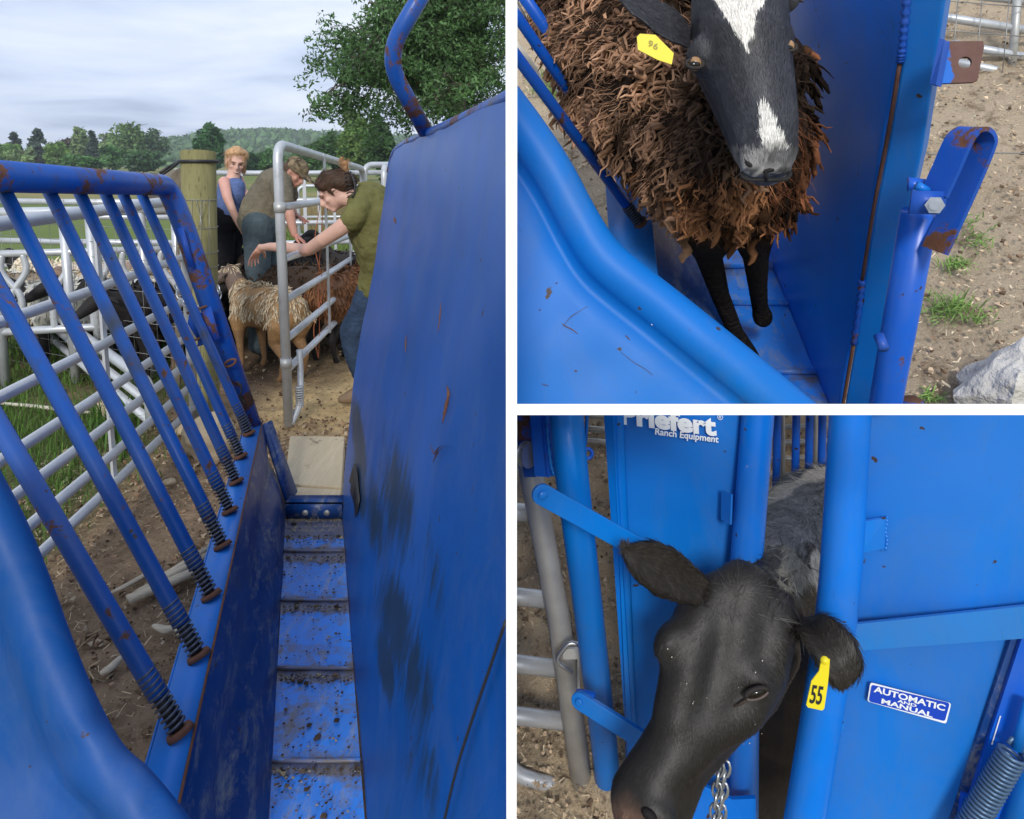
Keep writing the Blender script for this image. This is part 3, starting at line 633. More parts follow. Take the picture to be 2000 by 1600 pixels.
# near rolled edge sheets (head gate leaf seen from behind)
def rolled(name, edge, d0, d1, r, inward, mat, parent, groove=.6, dents=(), ext=1.4, zone=0):
    e = [np.array(q, float) for q in edge]; pts = smooth_path([P(x, y, d0+(d1-d0)*i/(len(e)-1)) for i, (x, y) in enumerate(e)], 10); k = len(pts)
    view = nrm(ray(*edge[len(edge)//2])); inw = nrm(RT*inward[0]-UP*inward[1]); prof = []
    for a in np.linspace(-80, 88, 14): prof.append((r*(1-math.cos(R(a+0))) if a < 0 else r*(1-math.cos(R(a))), r*math.sin(R(a))))
    prof = [(r-r*math.cos(R(a)), r*math.sin(R(a))) for a in np.linspace(-60, 90, 12)]+[(r+r*math.sin(R(a)), r*math.cos(R(a))) for a in (15, 30, 45, 60, 72)]
    last = prof[-1][0]; prof += [(last+r*.25, r*.16), (last+r*.42, r*.08), (last+r*.6, r*.16), (last+r*1.0, r*.26)]+[(last+r+ext*t*t, r*.28) for t in np.linspace(.12, 1, 16)]
    V = []
    for i in range(k):
        T = nrm(pts[min(i+1, k-1)]-pts[max(i-1, 0)]); inn = nrm(np.cross(T, view)); inn = inn if inn@inw > 0 else -inn
        for s, h in prof:
            g = min(1, s/(3*r)); dirn = nrm(inn*(1-g)+inw*g); p = pts[i]+dirn*s-view*h; dz = .012*ns(p, 4, 3)*g*2+.004*ns(p, 11)
            for (c, rad, dep) in dents: q = proj(p); dz -= dep*math.exp(-((q[0]-c[0])**2+(q[1]-c[1])**2)/rad**2)
            V.append(p-view*dz)
    m_ = len(prof); f = [(i*m_+j, i*m_+j+1, (i+1)*m_+j+1, (i+1)*m_+j) for i in range(k-1) for j in range(m_-1)]
    a, b, c = V[0], V[1], V[m_]; 
    fl = np.cross(np.array(V[m_*3+12])-V[m_*3+11], np.array(V[m_*4+11])-V[m_*3+11])@view
    if fl > 0: f = [q[::-1] for q in f]
    mb = MB(); mb.add(V, f); return mb.build(name, mat, parent, zone=zone)
leaf = thing('head_gate_leaf', P(60, 1600, 1.1)*np.array((1, 1, 0)), 'dented blue sheet gate leaf with rolled edge, nearest at lower left', 'gate leaf')
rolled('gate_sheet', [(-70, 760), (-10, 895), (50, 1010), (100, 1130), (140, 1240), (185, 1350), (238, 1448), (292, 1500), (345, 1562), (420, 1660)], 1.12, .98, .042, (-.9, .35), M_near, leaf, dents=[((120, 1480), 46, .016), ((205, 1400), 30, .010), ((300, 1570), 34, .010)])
# ------------------------------------------------------------------ boards, stones, sticks
def board(name, px, z, th, label, group=None, cat='plank'):
    pts = [G(x, y, z) for x, y in px]; mb = MB(); plate(mb, pts, th, (0, 0, 1)); t = mb.build(name, M_board, None, smooth=False, loc=(sum(pts)/4)*np.array((1, 1, 0))); tag(t, label, cat, group); 
    b = t.modifiers.new('b', 'BEVEL'); b.width = .006; b.segments = 2; return t
board('wooden_board', [(566, 851), (673, 852), (667, 951), (556, 944)], .12, .10, 'wide weathered board lying on the soil past the chute floor')
board('wooden_board', [(556, 949), (667, 956), (661, 982), (563, 977)], .13, .11, 'narrow weathered board against the end of the chute floor')
board('wooden_board', [(534, 898), (560, 896), (556, 942), (546, 944)], .07, .06, 'short pale board end beside the wide board')
def stone(name, px, py, wpx, hpx, label, mat=None, d=None, z=None, sd=0, zone=0):
    c = G(px, py+hpx*.42, 0) if d is None else P(px, py, d); dd = (c-CAM)@FW; rx = wpx/2*dd/F; rz = hpx/2*dd/F
    if d is None: c = c+(0, rx*.3, rz*.75)
    mb = MB(); ball(mb, c, (rx, rx*.85, rz), 40, 28); V = mb.v[0]
    mb.v[0] = V+np.array([nrm(v-c)*(rx*.28*ns(v, 1.3/rx, sd)+rx*.10*ns(v, 4/rx, sd)+rx*.03*ns(v, 14/rx, sd)) for v in V]); o = mb.build(name, mat or M_stone, None, zone=zone, loc=c-np.array((0, 0, rz))); return tag(o, label, 'stone')
stone('boulder', 406, 856, 96, 104, 'large tan boulder at the foot of the wooden post', sd=3)
stone('stone', 352, 838, 34, 30, 'small brown stone left of the large boulder', sd=8)
stone('stone', 330, 942, 24, 12, 'flat pale stone on the soil below the large boulder', sd=5)
stone('stone', 205, 800, 62, 34, 'orange brown flat stone in the grass behind the pen panel', sd=11)
def stick(name, pts, r, label, mat=None, cat='stick', z=.02):
    q = smooth_path([G(x, y, z+.01*math.sin(i)) for i, (x, y) in enumerate(pts)], 6); mb = MB(); tube(mb, q, [r*(1-.5*abs(2*i/len(q)-1)**3) for i in range(len(q))], 7, flat=.7); return tag(mb.build(name, mat or M_drywood, None, loc=q[0]), label, cat)
def split():
    for nm, pl, lab in (('split_wood', [((250, 1172), (420, 1100), .028), ((268, 1160), (412, 1082), .02), ((300, 1140), (410, 1070), .018)], 'bundle of pale split wood under the blue bars'),):
        mb = MB()
        for a, b, wd in pl: strap(mb, G(*a, .03), G(*b, .04), np.array((1, .3, 0)), wd*1.4, .02)
        tag(mb.build(nm, M_drywood, None, loc=G(330, 1125, 0)), lab, 'wood')
split()
stick('stick', [(216, 1158), (250, 1142), (288, 1120), (300, 1112)], .012, 'pale thin split stick left of the split wood bundle')
stick('wool_scrap', [(196, 1315), (215, 1305), (238, 1283)], .016, 'twisted grey brown scrap of wool on the soil', M_drywood, 'wool')
stick('wool_scrap', [(300, 1222), (325, 1230), (345, 1225), (352, 1240)], .018, 'fluffy grey brown wool scrap behind the near bar', M_drywood, 'wool')
stick('white_pipe', [(-20, 786), (60, 793), (120, 800), (178, 806)], .018, 'dirty white plastic pipe lying in the grass', M_pvc, 'pipe')
# ------------------------------------------------------------------ wooden post with wires
def post():
    b = G(399, 815, 0); d = (b-CAM)@FW; t = thing('wooden_post', b, 'thick greenish wooden corner post wrapped with fence wire', 'post'); top = P(387, 297, d)
    rb, rt = .098, .110; pts = [b+(top-b)*u for u in np.linspace(0, 1, 20)]; mb = MB(); tube(mb, pts, np.linspace(rb, rt, 20)*1.0, 24)
    mb.build('post_body', M_post, t, sharp=50)
    ax = nrm(top-b)
    for yy in (390, 444, 492, 520, 549, 600, 650, 700, 745, 780):
        u = (proj(b)[1]-yy)/(proj(b)[1]-297); c = b+(top-b)*u; rr = rb+(rt-rb)*u+.004; q = [c+rr*np.array((math.cos(a), math.sin(a), .02*math.sin(3*a))) for a in np.linspace(0, 6.3, 22)]
        mb = MB(); tube(mb, q, .0026, 5, cap=False); mb.build('wire_wrap', M_wire, t)
    mb = MB()
    for k, (x0, x1) in enumerate([(375, 372), (392, 389), (409, 407), (383, 396), (400, 388)]):
        y0, y1 = ((390, 800), (390, 800), (390, 800), (390, 445), (390, 445))[k]; q = [P(x0+(x1-x0)*i/8, y0+(y1-y0)*i/8, d-.112) for i in range(9)]; tube(mb, q, .0018, 4)
    mb.build('wire_stay', M_wire, t)
    mb = MB(); c = b+(top-b)*.965; rr = rt+.010; tube(mb, [c+rr*np.array((math.cos(a), math.sin(a), 0)) for a in np.linspace(0, 6.3, 30)], .0105, 10, cap=False)
    e_ = c+np.array((-rr, 0, 0)); tube(mb, smooth_path([e_, P(332, 325, d+.1), P(312, 338, d+.1)]), .010, 8); tube(mb, smooth_path([e_, P(335, 329, d+.05), P(316, 342, d+.1)]), .008, 8); mb.build('hose_loop', M_black, t)
post()
def log():
    c1, c2 = P(372, 362, 5.1), P(318, 372, 6.2); b = np.array((c1[0], c1[1], 0)); t = thing('log_brace', b, 'grey weathered log brace behind the wooden post', 'log'); mb = MB(); tube(mb, [c1, (c1+c2)/2, c2], [.14, .13, .15], 20)
    tube(mb, [P(350, 395, 5.3), P(347, 800, 5.3)+(0, 0, 0)], .02, 6); mb.build('log_body', M_log, t, sharp=50)
log()
# ------------------------------------------------------------------ tubular panels
def panel(name, label, A, B, zs, r=.02, posts=(), endposts=True, legs=True, mat=None, strap_px=(), group=None, cat='pen panel', bowed=True, ztopA=None, post_r=None, zb=0.0, railname='rail'):
    """livestock panel from ground point A to B; zs rail heights (or (zA, zB))"""
    A, B = np.asarray(A, float), np.asarray(B, float); t = thing(name, (A[0], A[1], zb), label, cat, group); mat = mat or M_galv; zz = [(q, q) if np.isscalar(q) else q for q in zs]
    up = np.array((0, 0, 1.)); top = zz[0]
    if bowed:
        mb = MB(); tube(mb, bendpath([A+up*(zb if legs else zz[-1][0]), A+up*top[0], B+up*top[1], B+up*(zb if legs else zz[-1][1])], .13, 7), r*1.25, 14); mb.build('frame', mat, t); rest = zz[1:]
    else:
        rest = zz
        for q, z in ((A, top[0]), (B, top[1])): mb = MB(); tube(mb, [q+up*zb, q+up*(z+.05)], post_r or r*1.4, 12); mb.build('post', mat, t)
    for za, zb_ in rest: mb = MB(); tube(mb, [A+up*za, (A+B)/2+up*((za+zb_)/2-.006), B+up*zb_], r, 12); mb.build(railname, mat, t)
    for u in posts:
        q = A+(B-A)*u; z1 = top[0]+(top[1]-top[0])*u; z0 = zz[-1][0]+(zz[-1][1]-zz[-1][0])*u; mb = MB(); dd = nrm(B-A); boxo(mb, q+up*(z0+z1)/2+np.cross(dd, up)*r*1.05, dd*.019, np.cross(dd, up)*.006, up*(z1-z0)/2+up*.02); mb.build('upright', mat, t, smooth=False)
    return t
# left diagonal pen panel
def XA(d): return -1.95+.086*(4.2-d)
panel('pen_panel', 'long diagonal galvanised pen panel running from the post to the left edge', (XA(4.25), 4.25, 0), (XA(1.75), 1.75, 0), [1.44, 1.10, .84, .62, .46, .31, .17], r=.022, posts=(.40,), legs=True)
# gate with seven tubes, open towards the flock
gA = G(564, 832, 0); gB = np.array((-1.50, 7.25, 0)); 
gt = panel('galvanised_gate', 'open galvanised tube gate the young woman reaches through', gA, gB, [(1.77, 1.60), (1.385, 1.34), (1.065, .98), (.805, .78), (.557, .557), (.361, .361)], r=.024, posts=(.385, .70))
def gatebits():
    mb = MB(); a = gA+(.02, .12, .34); tube(mb, smooth_path([a+(0, .1, .1), a+(.015, .05, -.06), gA+(.05, .08, .12), gA+(.015, .0, .01)]), .021, 12); mb.build('brace_leg', M_galv, gt)
    mb = MB(); 
    for k in range(9): c = gA+np.array((.052, .075, .10+k*.016)); tube(mb, [c, c+(0, 0, .006)], .026, 12)
    mb.build('brace_ribs', M_galv, gt)
    for z in (1.385, .41): mb = MB(); tube(mb, [gA+(0, 0, z-.03), gA+(0, 0, z+.03)], .036, 16); mb.build('collar', M_galvd, gt)
    mb = MB()
    for dx in (-.01, .012):
        tube(mb, smooth_path([P(628+dx*300, 400, 5.4), P(620+dx*500, 480, 5.4), P(627-dx*400, 560, 5.38), P(618+dx*500, 640, 5.35), P(622, 700, 5.3)]), .003, 5)
    mb.build('twine', simple('orange_twine', (.45, .13, .05), .8), gt)
gatebits()
# far pens
panel('pen_panel', 'galvanised pen fence behind the standing woman and man', P(370, 700, 8.3)*np.array((1, 1, 0)), P(760, 700, 8.6)*np.array((1, 1, 0)), [1.55, 1.24, .98, .75, .52, .3], r=.028, posts=(.3, .6), bowed=False)
panel('pen_panel', 'galvanised pen fence at the far right past the gate end', (-1.35, 7.6, 0), (-1.6, 12.5, 0), [1.62, 1.3, 1.0, .72, .42], r=.025, posts=(.5,))
panel('pen_panel', 'short bowed galvanised panel beside the far end of the gate', (-1.62, 7.9, 0), (-1.28, 8.3, 0), [1.64, 1.2, .9, .6, .3], r=.026)
panel('pen_panel', 'distant galvanised panel seen through the gate below the cap', (-3.1, 10.4, 0), (-1.7, 10.8, 0), [1.33, 1.1, .88, .62, .35], r=.02, posts=(.2, .35, .5, .65, .8), group=None)
panel('pen_panel', 'rear galvanised panel closing the left sheep pen', P(-60, 600, 7.6)*np.array((1, 1, 0)), P(352, 600, 7.3)*np.array((1, 1, 0)), [1.27, 1.12, .86, .60], r=.03, posts=(.5,), bowed=False)
# slant bar feeder with S bent uprights
def feeder():
    A = P(-80, 640, 5.2)*np.array((1, 1, 0)); B = P(345, 640, 5.6)*np.array((1, 1, 0)); t = thing('feed_panel', A, 'galvanised feed barrier with wavy upright bars in front of the penned sheep', 'feed barrier'); up = np.array((0, 0, 1.))
    for z, r, n in ((1.30, .036, 'top_tube'), (1.0, .026, 'head_tube'), (.42, .03, 'lower_tube')): mb = MB(); tube(mb, [A+up*z, B+up*z], r, 12); mb.build(n, M_galv, t)
    for u in (.18, .5, .62, .86): mb = MB(); q = A+(B-A)*u; tube(mb, [q, q+up*1.33], .033, 12); mb.build('post', M_galv, t)
    dd = nrm(B-A)
    for k, u in enumerate(np.linspace(.03, .95, 11)):
        q = A+(B-A)*u; s = .10 if k % 2 else -.10; mb = MB(); tube(mb, smooth_path([q+up*1.0, q+up*.86+dd*s*.1, q+up*.70-dd*s*.9, q+up*.56-dd*s, q+up*.42-dd*s]), .024, 10); mb.build('curved_bar', M_galv, t)
    return t
feeder()
panel('pen_panel', 'galvanised low rails sloping down through the grass at left', G(40, 640, 0)*1.0, G(300, 880, 0), [(.42, .40), (.30, .28), (.18, .17)], r=.026, posts=(.4,), legs=False)
# woven wire fence behind
def mesh_fence():
    t = thing('wire_fence', (-2.6, 5.0, 0), 'woven wire mesh fence running left from the wooden post', 'wire fence'); A = G(395, 800, 0)+(0, .15, 0); B = np.array((-4.9, 6.1, 0)); mb = MB()
    for z in np.linspace(.05, 1.2, 11): tube(mb, [A+(0, 0, z), (A+B)/2+(0, 0, z-.01), B+(0, 0, z)], .0022, 4)
    for u in np.linspace(0, 1, 26): q = A+(B-A)*u; tube(mb, [q+(0, 0, .05), q+(0, 0, 1.2)], .0018, 4)
    mb.build('wire_mesh', M_wire, t)
mesh_fence()
def chain1():
    d = 3.9; mb = MB(); pts = [P(343, 560, d), P(350, 575, d), P(360, 590, d-.02), P(380, 600, d-.1), P(400, 602, d-.2), P(415, 600, d-.3)]
    chainmesh(mb, pts, .036, .0042); tag(mb.build('chain', M_steel, None, loc=pts[0]), 'steel chain slung between the pen panel and blue chute post', 'chain')
    mb = MB(); pts = [P(426, 560, 4.2), P(428, 575, 4.2), P(427, 588, 4.2)]; chainmesh(mb, pts, .034, .004); tag(mb.build('chain', M_steel, None, loc=pts[0]), 'short steel chain hanging at the right side of the wooden post', 'chain')
chain1()
# ------------------------------------------------------------------ grass, straw and clods
def groundcover():
    mb = MB(); 
    def blades(n, xr, yr, h, wd, dens, colr):
        k = 0
        for _ in range(n):
            x, y = rng.uniform(*xr), rng.uniform(*yr); g = dens(x, y)
            if rng.random() > g: continue
            a = rng.uniform(0, 6.28); L = h*rng.uniform(.4, 1.3); ln = rng.uniform(.1, .9)*L; wv = wd*rng.uniform(.6, 1.4); dx, dy = math.cos(a), math.sin(a); s = np.array((-dy, dx, 0))*wv/2; p = np.array((x, y, 0))
            m1 = p+np.array((dx*ln*.35, dy*ln*.35, L*.6)); tp = p+np.array((dx*ln, dy*ln, L*rng.uniform(.5, .95))); mb.add([p-s, p+s, m1+s*.8, m1-s*.8, tp], [(0, 1, 2, 3), (3, 2, 4)], np.array(colr)*rng.uniform(.6, 1.5)); k += 1
    blades(26000, (-4.6, -1.5), (2.3, 7.5), .10, .006, lambda x, y: greenness(x, y)**1.3, (.10, .19, .035))
    blades(9000, (-5, -1.9), (3.8, 7.5), .28, .011, lambda x, y: (greenness(x, y) > .5)*sstep(-.1, .3, ns((x, y, 2), 1.2)+.1), (.08, .17, .03))
    blades(14000, (-7, -1), (8.2, 17), .16, .012, lambda x, y: 1, (.16, .24, .05)); 
    blades(500, (-1.9, -1.2), (4.7, 8), .05, .005, lambda x, y: ns((x, y, 2), 2) > .25, (.12, .2, .04))
    tag(mb.build('grass', M_grass, smooth=False), 'green grass growing around and under the pen rails', None, None, 'stuff')
    mb = MB()
    for _ in range(9000):
        x, y = rng.uniform(-7, .4), rng.uniform(17, 30); a = rng.uniform(0, 6.28); L = rng.uniform(.25, .75); s = np.array((math.cos(a), math.sin(a), 0))*.012; p = np.array((x, y, 0)); tp = p+np.array((rng.normal(0, .1), rng.normal(0, .1), L)); mb.add([p-s, p+s, tp], [(0, 1, 2)], np.array((.36, .28, .14))*rng.uniform(.6, 1.3))
    tag(mb.build('dry_grass', M_grass, smooth=False), 'strip of tall dry brown grass across the field', None, None, 'stuff')
    mb = MB()
    for _ in range(15000):
        near = rng.random() < .75
        x, y = (rng.uniform(-2.6, -.5), rng.uniform(1.3, 4.5)) if near else (rng.uniform(-2.3, -.6), rng.uniform(3.8, 8)); k = rng.random(); a = rng.uniform(0, 6.28)
        if k < .36:
            L = rng.uniform(.008, .05); s = np.array((-math.sin(a), math.cos(a), 0))*rng.uniform(.0008, .002); d = np.array((math.cos(a), math.sin(a), rng.uniform(-.1, .25)))*L; p = np.array((x, y, .012)); mb.add([p-s, p+s, p+d+s, p+d-s], [(0, 1, 2, 3)], np.array((.50, .39, .24))*rng.uniform(.4, 1.3))
        else:
            r = .002+.009*rng.random()**3; c = np.array((x, y, r*.35)); q = c+rng.normal(0, 1, (8, 3))*r*.45+np.array([(sx, sy, sz) for sx in (-1, 1) for sy in (-1, 1) for sz in (-.7, .7)])*r*.75; col = np.array((.20, .13, .08))*rng.uniform(.4, 1.9) if rng.random() < .75 else np.array((.5, .4, .28))
            mb.add(q, [(0, 1, 3, 2), (4, 6, 7, 5), (0, 4, 5, 1), (2, 3, 7, 6), (0, 2, 6, 4), (1, 5, 7, 3)], col)
    tag(mb.build('straw_and_clods', M_bits, smooth=False), 'loose straw, pebbles and soil clods strewn over the yard', None, None, 'stuff')
    mb = MB()   # muck lying on the chute floor
    for _ in range(900):
        py = rng.choice([1045, 1085, 1182, 1318, 1500])+abs(rng.normal(0, 9)) if rng.random() < .62 else rng.uniform(1016, 1600)
        l = 559-(py-992)*.0545; r_ = 666+(py-988)*.0755; px = rng.uniform(l+3, r_-3); c = G(px, py, ZF+.006); a = rng.uniform(0, 6.28); r = rng.uniform(.0008, .0026)*(2.4 if rng.random() < .04 else 1)
        q = c+np.array([(sx*rng.uniform(.6, 1.8), sy*rng.uniform(.6, 1.3), sz) for sx in (-1, 1) for sy in (-1, 1) for sz in (-.3, .6)])*r
        mb.add(q, [(0, 1, 3, 2), (4, 6, 7, 5), (0, 4, 5, 1), (2, 3, 7, 6), (0, 2, 6, 4), (1, 5, 7, 3)], np.array((.07, .05, .035))*rng.uniform(.4, 2.2) if rng.random() < .9 else (.32, .27, .18))
    for py in (1020, 1030, 1038): 
        for _ in range(25): 
            px = rng.uniform(560, 664); c = G(px, py, ZF+.01); a = rng.uniform(0, 3.14); d = np.array((math.cos(a), math.sin(a), .2))*rng.uniform(.01, .035); s = np.array((-math.sin(a), math.cos(a), 0))*.0008; mb.add([c-s, c+s, c+d+s, c+d-s], [(0, 1, 2, 3)], (.4, .33, .2))
    tag(mb.build('floor_muck', M_bits, smooth=False), 'dried muck and straw scattered on the blue chute floor', None, None, 'stuff')
groundcover()
# ================================================================== ANIMALS OF THE FLOCK
def sheep(label, px, py, d, heading, size=1., wool='long', cb=(.5, .4, .27), ct=(.7, .6, .45), head=(.05, .04, .035), leg=None, muzzle=None, poll=None, hyaw=0., hdrop=0., nl=520, patch=None, group='sheep crowded in the pens', lean=0, wl=.075, wr=.011, zoff=0., hlen=.2, zk=None, under=None):
    """px, py: where the middle of the back line shows; d: depth"""
    top = P(px, py, d); g = np.array((top[0], top[1], zoff)); h = R(heading); hx = np.array((math.cos(h), math.sin(h), 0)); hy = np.array((-math.sin(h), math.cos(h), 0)); up = np.array((0, 0, 1.)); s = size
    L = lambda x, y, z: g+s*(hx*x+hy*y+up*z); M = np.stack([hx, hy, up], axis=1)*s
    t = thing('sheep', g, label, 'sheep', group); leg = leg or head; bc = (np.array(cb)*.5+np.array(ct)*.4)
    cy, sy = math.cos(R(hyaw)), math.sin(R(hyaw)); pol = np.array((.50, .0, .80-hdrop)); hd = np.array((cy*.86, sy*.86, -.5)); hd = nrm(hd); mz = pol+hd*hlen
    pol[1] += sy*.05; mz[1] += sy*.05; Hp, Hm = L(*pol), L(*mz)
    caps = [[(L(.26, 0, .58), .15*s), (L(.40, 0, .68-hdrop*.5), .095*s), (L(*(pol-np.array((.03, 0, .03)))), .072*s)], [(Hp, .066*s), (Hp*.55+Hm*.45, .056*s), (Hm, .036*s)]]
    legs = []
    for x, fr in ((.27, 1), (-.31, 0)):
        for y in (-.105, .105):
            j = rng.uniform(-.04, .04)
            if fr: caps.append([(L(x, y, .45), .075*s), (L(x+j*.4, y, .27), .036*s), (L(x+j, y, .07), .022*s), (L(x+j+.02, y, .02), .028*s)])
            else: caps.append([(L(x, y, .48), .10*s), (L(x+.06+j*.3, y, .33), .06*s), (L(x-.05+j, y, .21), .030*s), (L(x-.01+j, y, .06), .022*s), (L(x+.015+j, y, .02), .028*s)])
    balls = [(L(.0, 0, .56), (.36, .165, .185), M), (L(-.24, 0, .56), (.20, .165, .18), M), (L(.2, 0, .56), (.2, .155, .19), M)]
    hc = np.array(head); lc = np.array(leg); mc = np.array(muzzle if muzzle is not None else head); pc = np.array(poll) if poll is not None else hc
    def colf(p):
        q = p-g; z = q[2]/s; x = (q@hx)/s; dh = np.linalg.norm(p-Hm)/s; 
        if dh < .06: return mc
        if np.linalg.norm(p-Hp) < .05*s and q[2] > (Hp-g)[2]: return pc
        if z < .36: return lc
        if x > .36 or dh < .24: return hc
        if under is not None: return np.array(under)
        return bc if patch is None or ns(p, 5) < .1 else np.array(patch)
    body = blob('body', M_hide, t, caps, balls, voxel=.0135*s, smooth=3, colf=colf)
    hyd = nrm(M@np.array((-sy, cy, 0)))
    for q in (-1, 1):   # ears and eyes
        a = L(*(pol+np.array((-.005, 0, .0))))+hyd*q*.055*s; b = a+(hyd*q*.12+up*-.035-hx*.01)*s; mb = MB(); pts = smooth_path([a, a*.5+b*.5+up*.012*s, b], 4); tube(mb, pts, np.array([.018, .024, .028, .030, .030, .026, .018, .011, .004][:len(pts)])*s, 10, flat=.35, col=hc*.9); mb.build('ear', M_hide, t)
        e_ = Hp*.62+Hm*.38+hyd*q*.048*s+up*.018*s; mb = MB(); ball(mb, e_, .011*s, 8, 6); mb.build('eye', M_eye, t)
    if wool:
        z0 = g[2]; keep = lambda p, n: (p[2]-z0)/s > (zk or (.40 if wool != 'short' else .44)) and (((p-g)@hx)/s < .37 or (poll is not None and np.linalg.norm(p-Hp) < .075*s and p[2] > Hp[2]-.01)) 
        cf = None
        if patch is not None: cf = lambda p: (cb, ct) if ns(p, 5) < .1 else (np.array(patch)*.6, patch)
        locks('fleece', M_wool, t, body, nl, wl*s*(.6 if wool == 'short' else 1), wr*s, -up, np.array(cb)*.7, ct, keep, lift=.4 if wool != 'short' else .6, segs=4 if wool == 'short' else 5, colf=cf, jit=.12, flow=.9)
    return t
DK = (.018, .015, .014); BR = (.075, .04, .022); TAN = (.50, .36, .20); CRM = (.74, .60, .44); WH = (.76, .69, .58)
sheep('pale tan sheep with half shed ragged fleece, brown face turned left, under the reaching hand', 520, 556, 5.6, 143, .94, 'long', (.40, .30, .17), (.80, .68, .50), (.17, .12, .095), leg=(.26, .15, .07), muzzle=(.50, .47, .44), poll=(.36, .16, .07), hyaw=22, hdrop=-.02, hlen=.22, nl=4200, wl=.052, wr=.0045, zk=.50, under=(.34, .20, .09))
sheep('dark brown black sheep with smooth back behind the pale tan sheep', 585, 527, 6.1, 196, 1.06, 'short', (.03, .02, .015), (.10, .06, .035), DK, hyaw=0, nl=1000, hdrop=.16)
sheep('large black sheep with lowered woolly head below the woman in blue', 560, 478, 6.6, 192, 1.15, 'short', (.012, .011, .011), (.03, .028, .028), DK, nl=900, hyaw=-10)
sheep('white faced sheep half hidden behind the wooden post', 492, 505, 6.9, 172, .95, 'short', (.50, .47, .42), (.74, .71, .66), WH, nl=600, hyaw=20)
sheep('shaggy rusty brown sheep seen through the gate at right', 672, 540, 6.2, 70, 1.0, 'long', (.10, .045, .025), (.36, .17, .08), DK, nl=4200, wl=.06, wr=.0045)
sheep('black sheep with raised head facing left behind the gate bars', 722, 520, 6.6, 172, 1.1, 'short', (.02, .017, .016), (.05, .04, .035), DK, nl=700, hdrop=-.09)
sheep('black sheep with a white patched poll held by the man in the cap', 620, 470, 6.9, 190, 1.1, 'short', (.02, .018, .017), (.06, .045, .035), DK, nl=500, hdrop=-.12, poll=WH)
sheep('brown curly sheep behind the tan sheep and under the wrist', 585, 505, 6.45, 186, .98, 'short', (.06, .038, .028), (.24, .14, .085), (.06, .04, .03), nl=900)
sheep('reddish brown sheep back beside the blue clad woman hand', 482, 458, 7.1, 30, 1.0, 'long', (.06, .03, .02), (.2, .09, .045), DK, nl=600)
sheep('dirty cream sheep with dark legs standing left of the tan sheep', 468, 580, 6.6, 262, .80, 'long', (.22, .19, .12), (.46, .41, .30), (.05, .04, .04), leg=(.35, .32, .28), nl=700)
sheep('small cream lamb behind the gate at right', 655, 600, 7.4, 10, .8, 'short', (.45, .36, .22), (.62, .50, .32), (.3, .22, .14), nl=300)
L_ = [('cream sheep with black face between the wavy bars, leftmost', 20, 500, 6.3, 180, WH, DK), ('brownish grey shaggy sheep behind the second wavy bar', 55, 510, 6.1, 200, (.25, .2, .14), DK), ('pinkish cream sheep standing sideways behind the feeder middle', 130, 505, 6.4, 10, CRM, (.45, .33, .25)),
 ('white sheep with black patched face by the feed barrier', 150, 535, 5.9, 210, WH, DK), ('pale tan sheep with its head down at the feeder', 215, 530, 6.0, 170, (.55, .42, .30), (.3, .2, .14)), ('cream sheep beside the white tagged black faced ewe', 255, 505, 6.3, 195, CRM, DK),
 ('black legged tan sheep near the right end of the feeder', 285, 520, 6.0, 250, (.42, .30, .18), DK), ('white woolly sheep next to the wooden post in the left pen', 325, 490, 6.2, 100, WH, (.5, .45, .4)), ('black sheep in the left pen behind the chained panel', 322, 555, 5.6, 240, DK, DK), ('pale sheep at the back of the left pen', 180, 492, 6.8, 30, (.6, .5, .42), DK), ('dark faced cream sheep far back beside the pen post', 90, 490, 6.9, 160, CRM, DK)]
L_ += [('cream sheep pressed close behind the feeder lower tube at left', 66, 545, 5.8, 15, CRM, CRM), ('white sheep with dark face close behind the chained pen panel', 245, 560, 5.8, 200, WH, DK), ('tan cream sheep beside the wooden post seen through wire mesh', 345, 525, 5.9, 260, CRM, (.3, .2, .14))]
for lab, px, py, d, hd, cw, hcol in L_:
    cw = np.array(cw); sheep(lab, px, py, d, hd, rng.uniform(.9, 1.0), 'short', cw*1.15, np.minimum(cw*1.35, .9), hcol, nl=1400, hyaw=rng.uniform(-25, 25), wr=.010, hdrop=rng.uniform(0, .15))
# ================================================================== PEOPLE
SK = np.array((.52, .27, .19)); SKP = np.array((.66, .40, .31))
def hand(mb, wrist, knuck, normal, spread, s=1., curl=.5, thumb=1):
    """palm and five separate fingers as short tapered chains"""
    w_, k_ = np.asarray(wrist, float), np.asarray(knuck, float); u = nrm(k_-w_); sd = nrm(np.asarray(spread, float)-u*(np.asarray(spread)@u)); n = np.cross(u, sd); 
    if n@normal < 0: n = -n
    M = np.stack([u*.048*s, sd*.040*s, n*.015*s], axis=1); ball(mb, w_+u*.045*s, (1, 1, 1), 12, 8, M=M); tube(mb, [w_-u*.02*s, w_+u*.03*s], [.023*s, .024*s], 10)
    for i, (o, L, r) in enumerate(((-.030, .066, .0080), (-.010, .075, .0088), (.011, .070, .0086), (.031, .055, .0076))):
        p = w_+u*.082*s+sd*o*s; d = nrm(u+sd*o*2.5); pts = [p-u*.02*s, p]; c = curl*(.8+.25*i)
        for j, f in enumerate((.42, .33, .25)): d = nrm(d*math.cos(c*.6)+n*-math.sin(c*.6)); pts.append(pts[-1]+d*L*f*s)
        tube(mb, smooth_path(pts, 3), np.linspace(r, r*.72, 3*(len(pts)-1)+1)*s, 8)
        ball(mb, pts[-1], r*.74*s, 8, 6)
    p = w_+u*.03*s-sd*thumb*.030*s; d = nrm(u*.6-sd*thumb*.8-n*.3); pts = [p, p+d*.032*s, p+d*.032*s+nrm(d+u*.6)*.028*s, p+d*.032*s+nrm(d+u*.6)*.028*s+nrm(d+u*1.2)*.022*s]; tube(mb, smooth_path(pts, 3), np.linspace(.012, .008, 10)*s, 8); ball(mb, pts[-1], .0082*s, 8, 6)
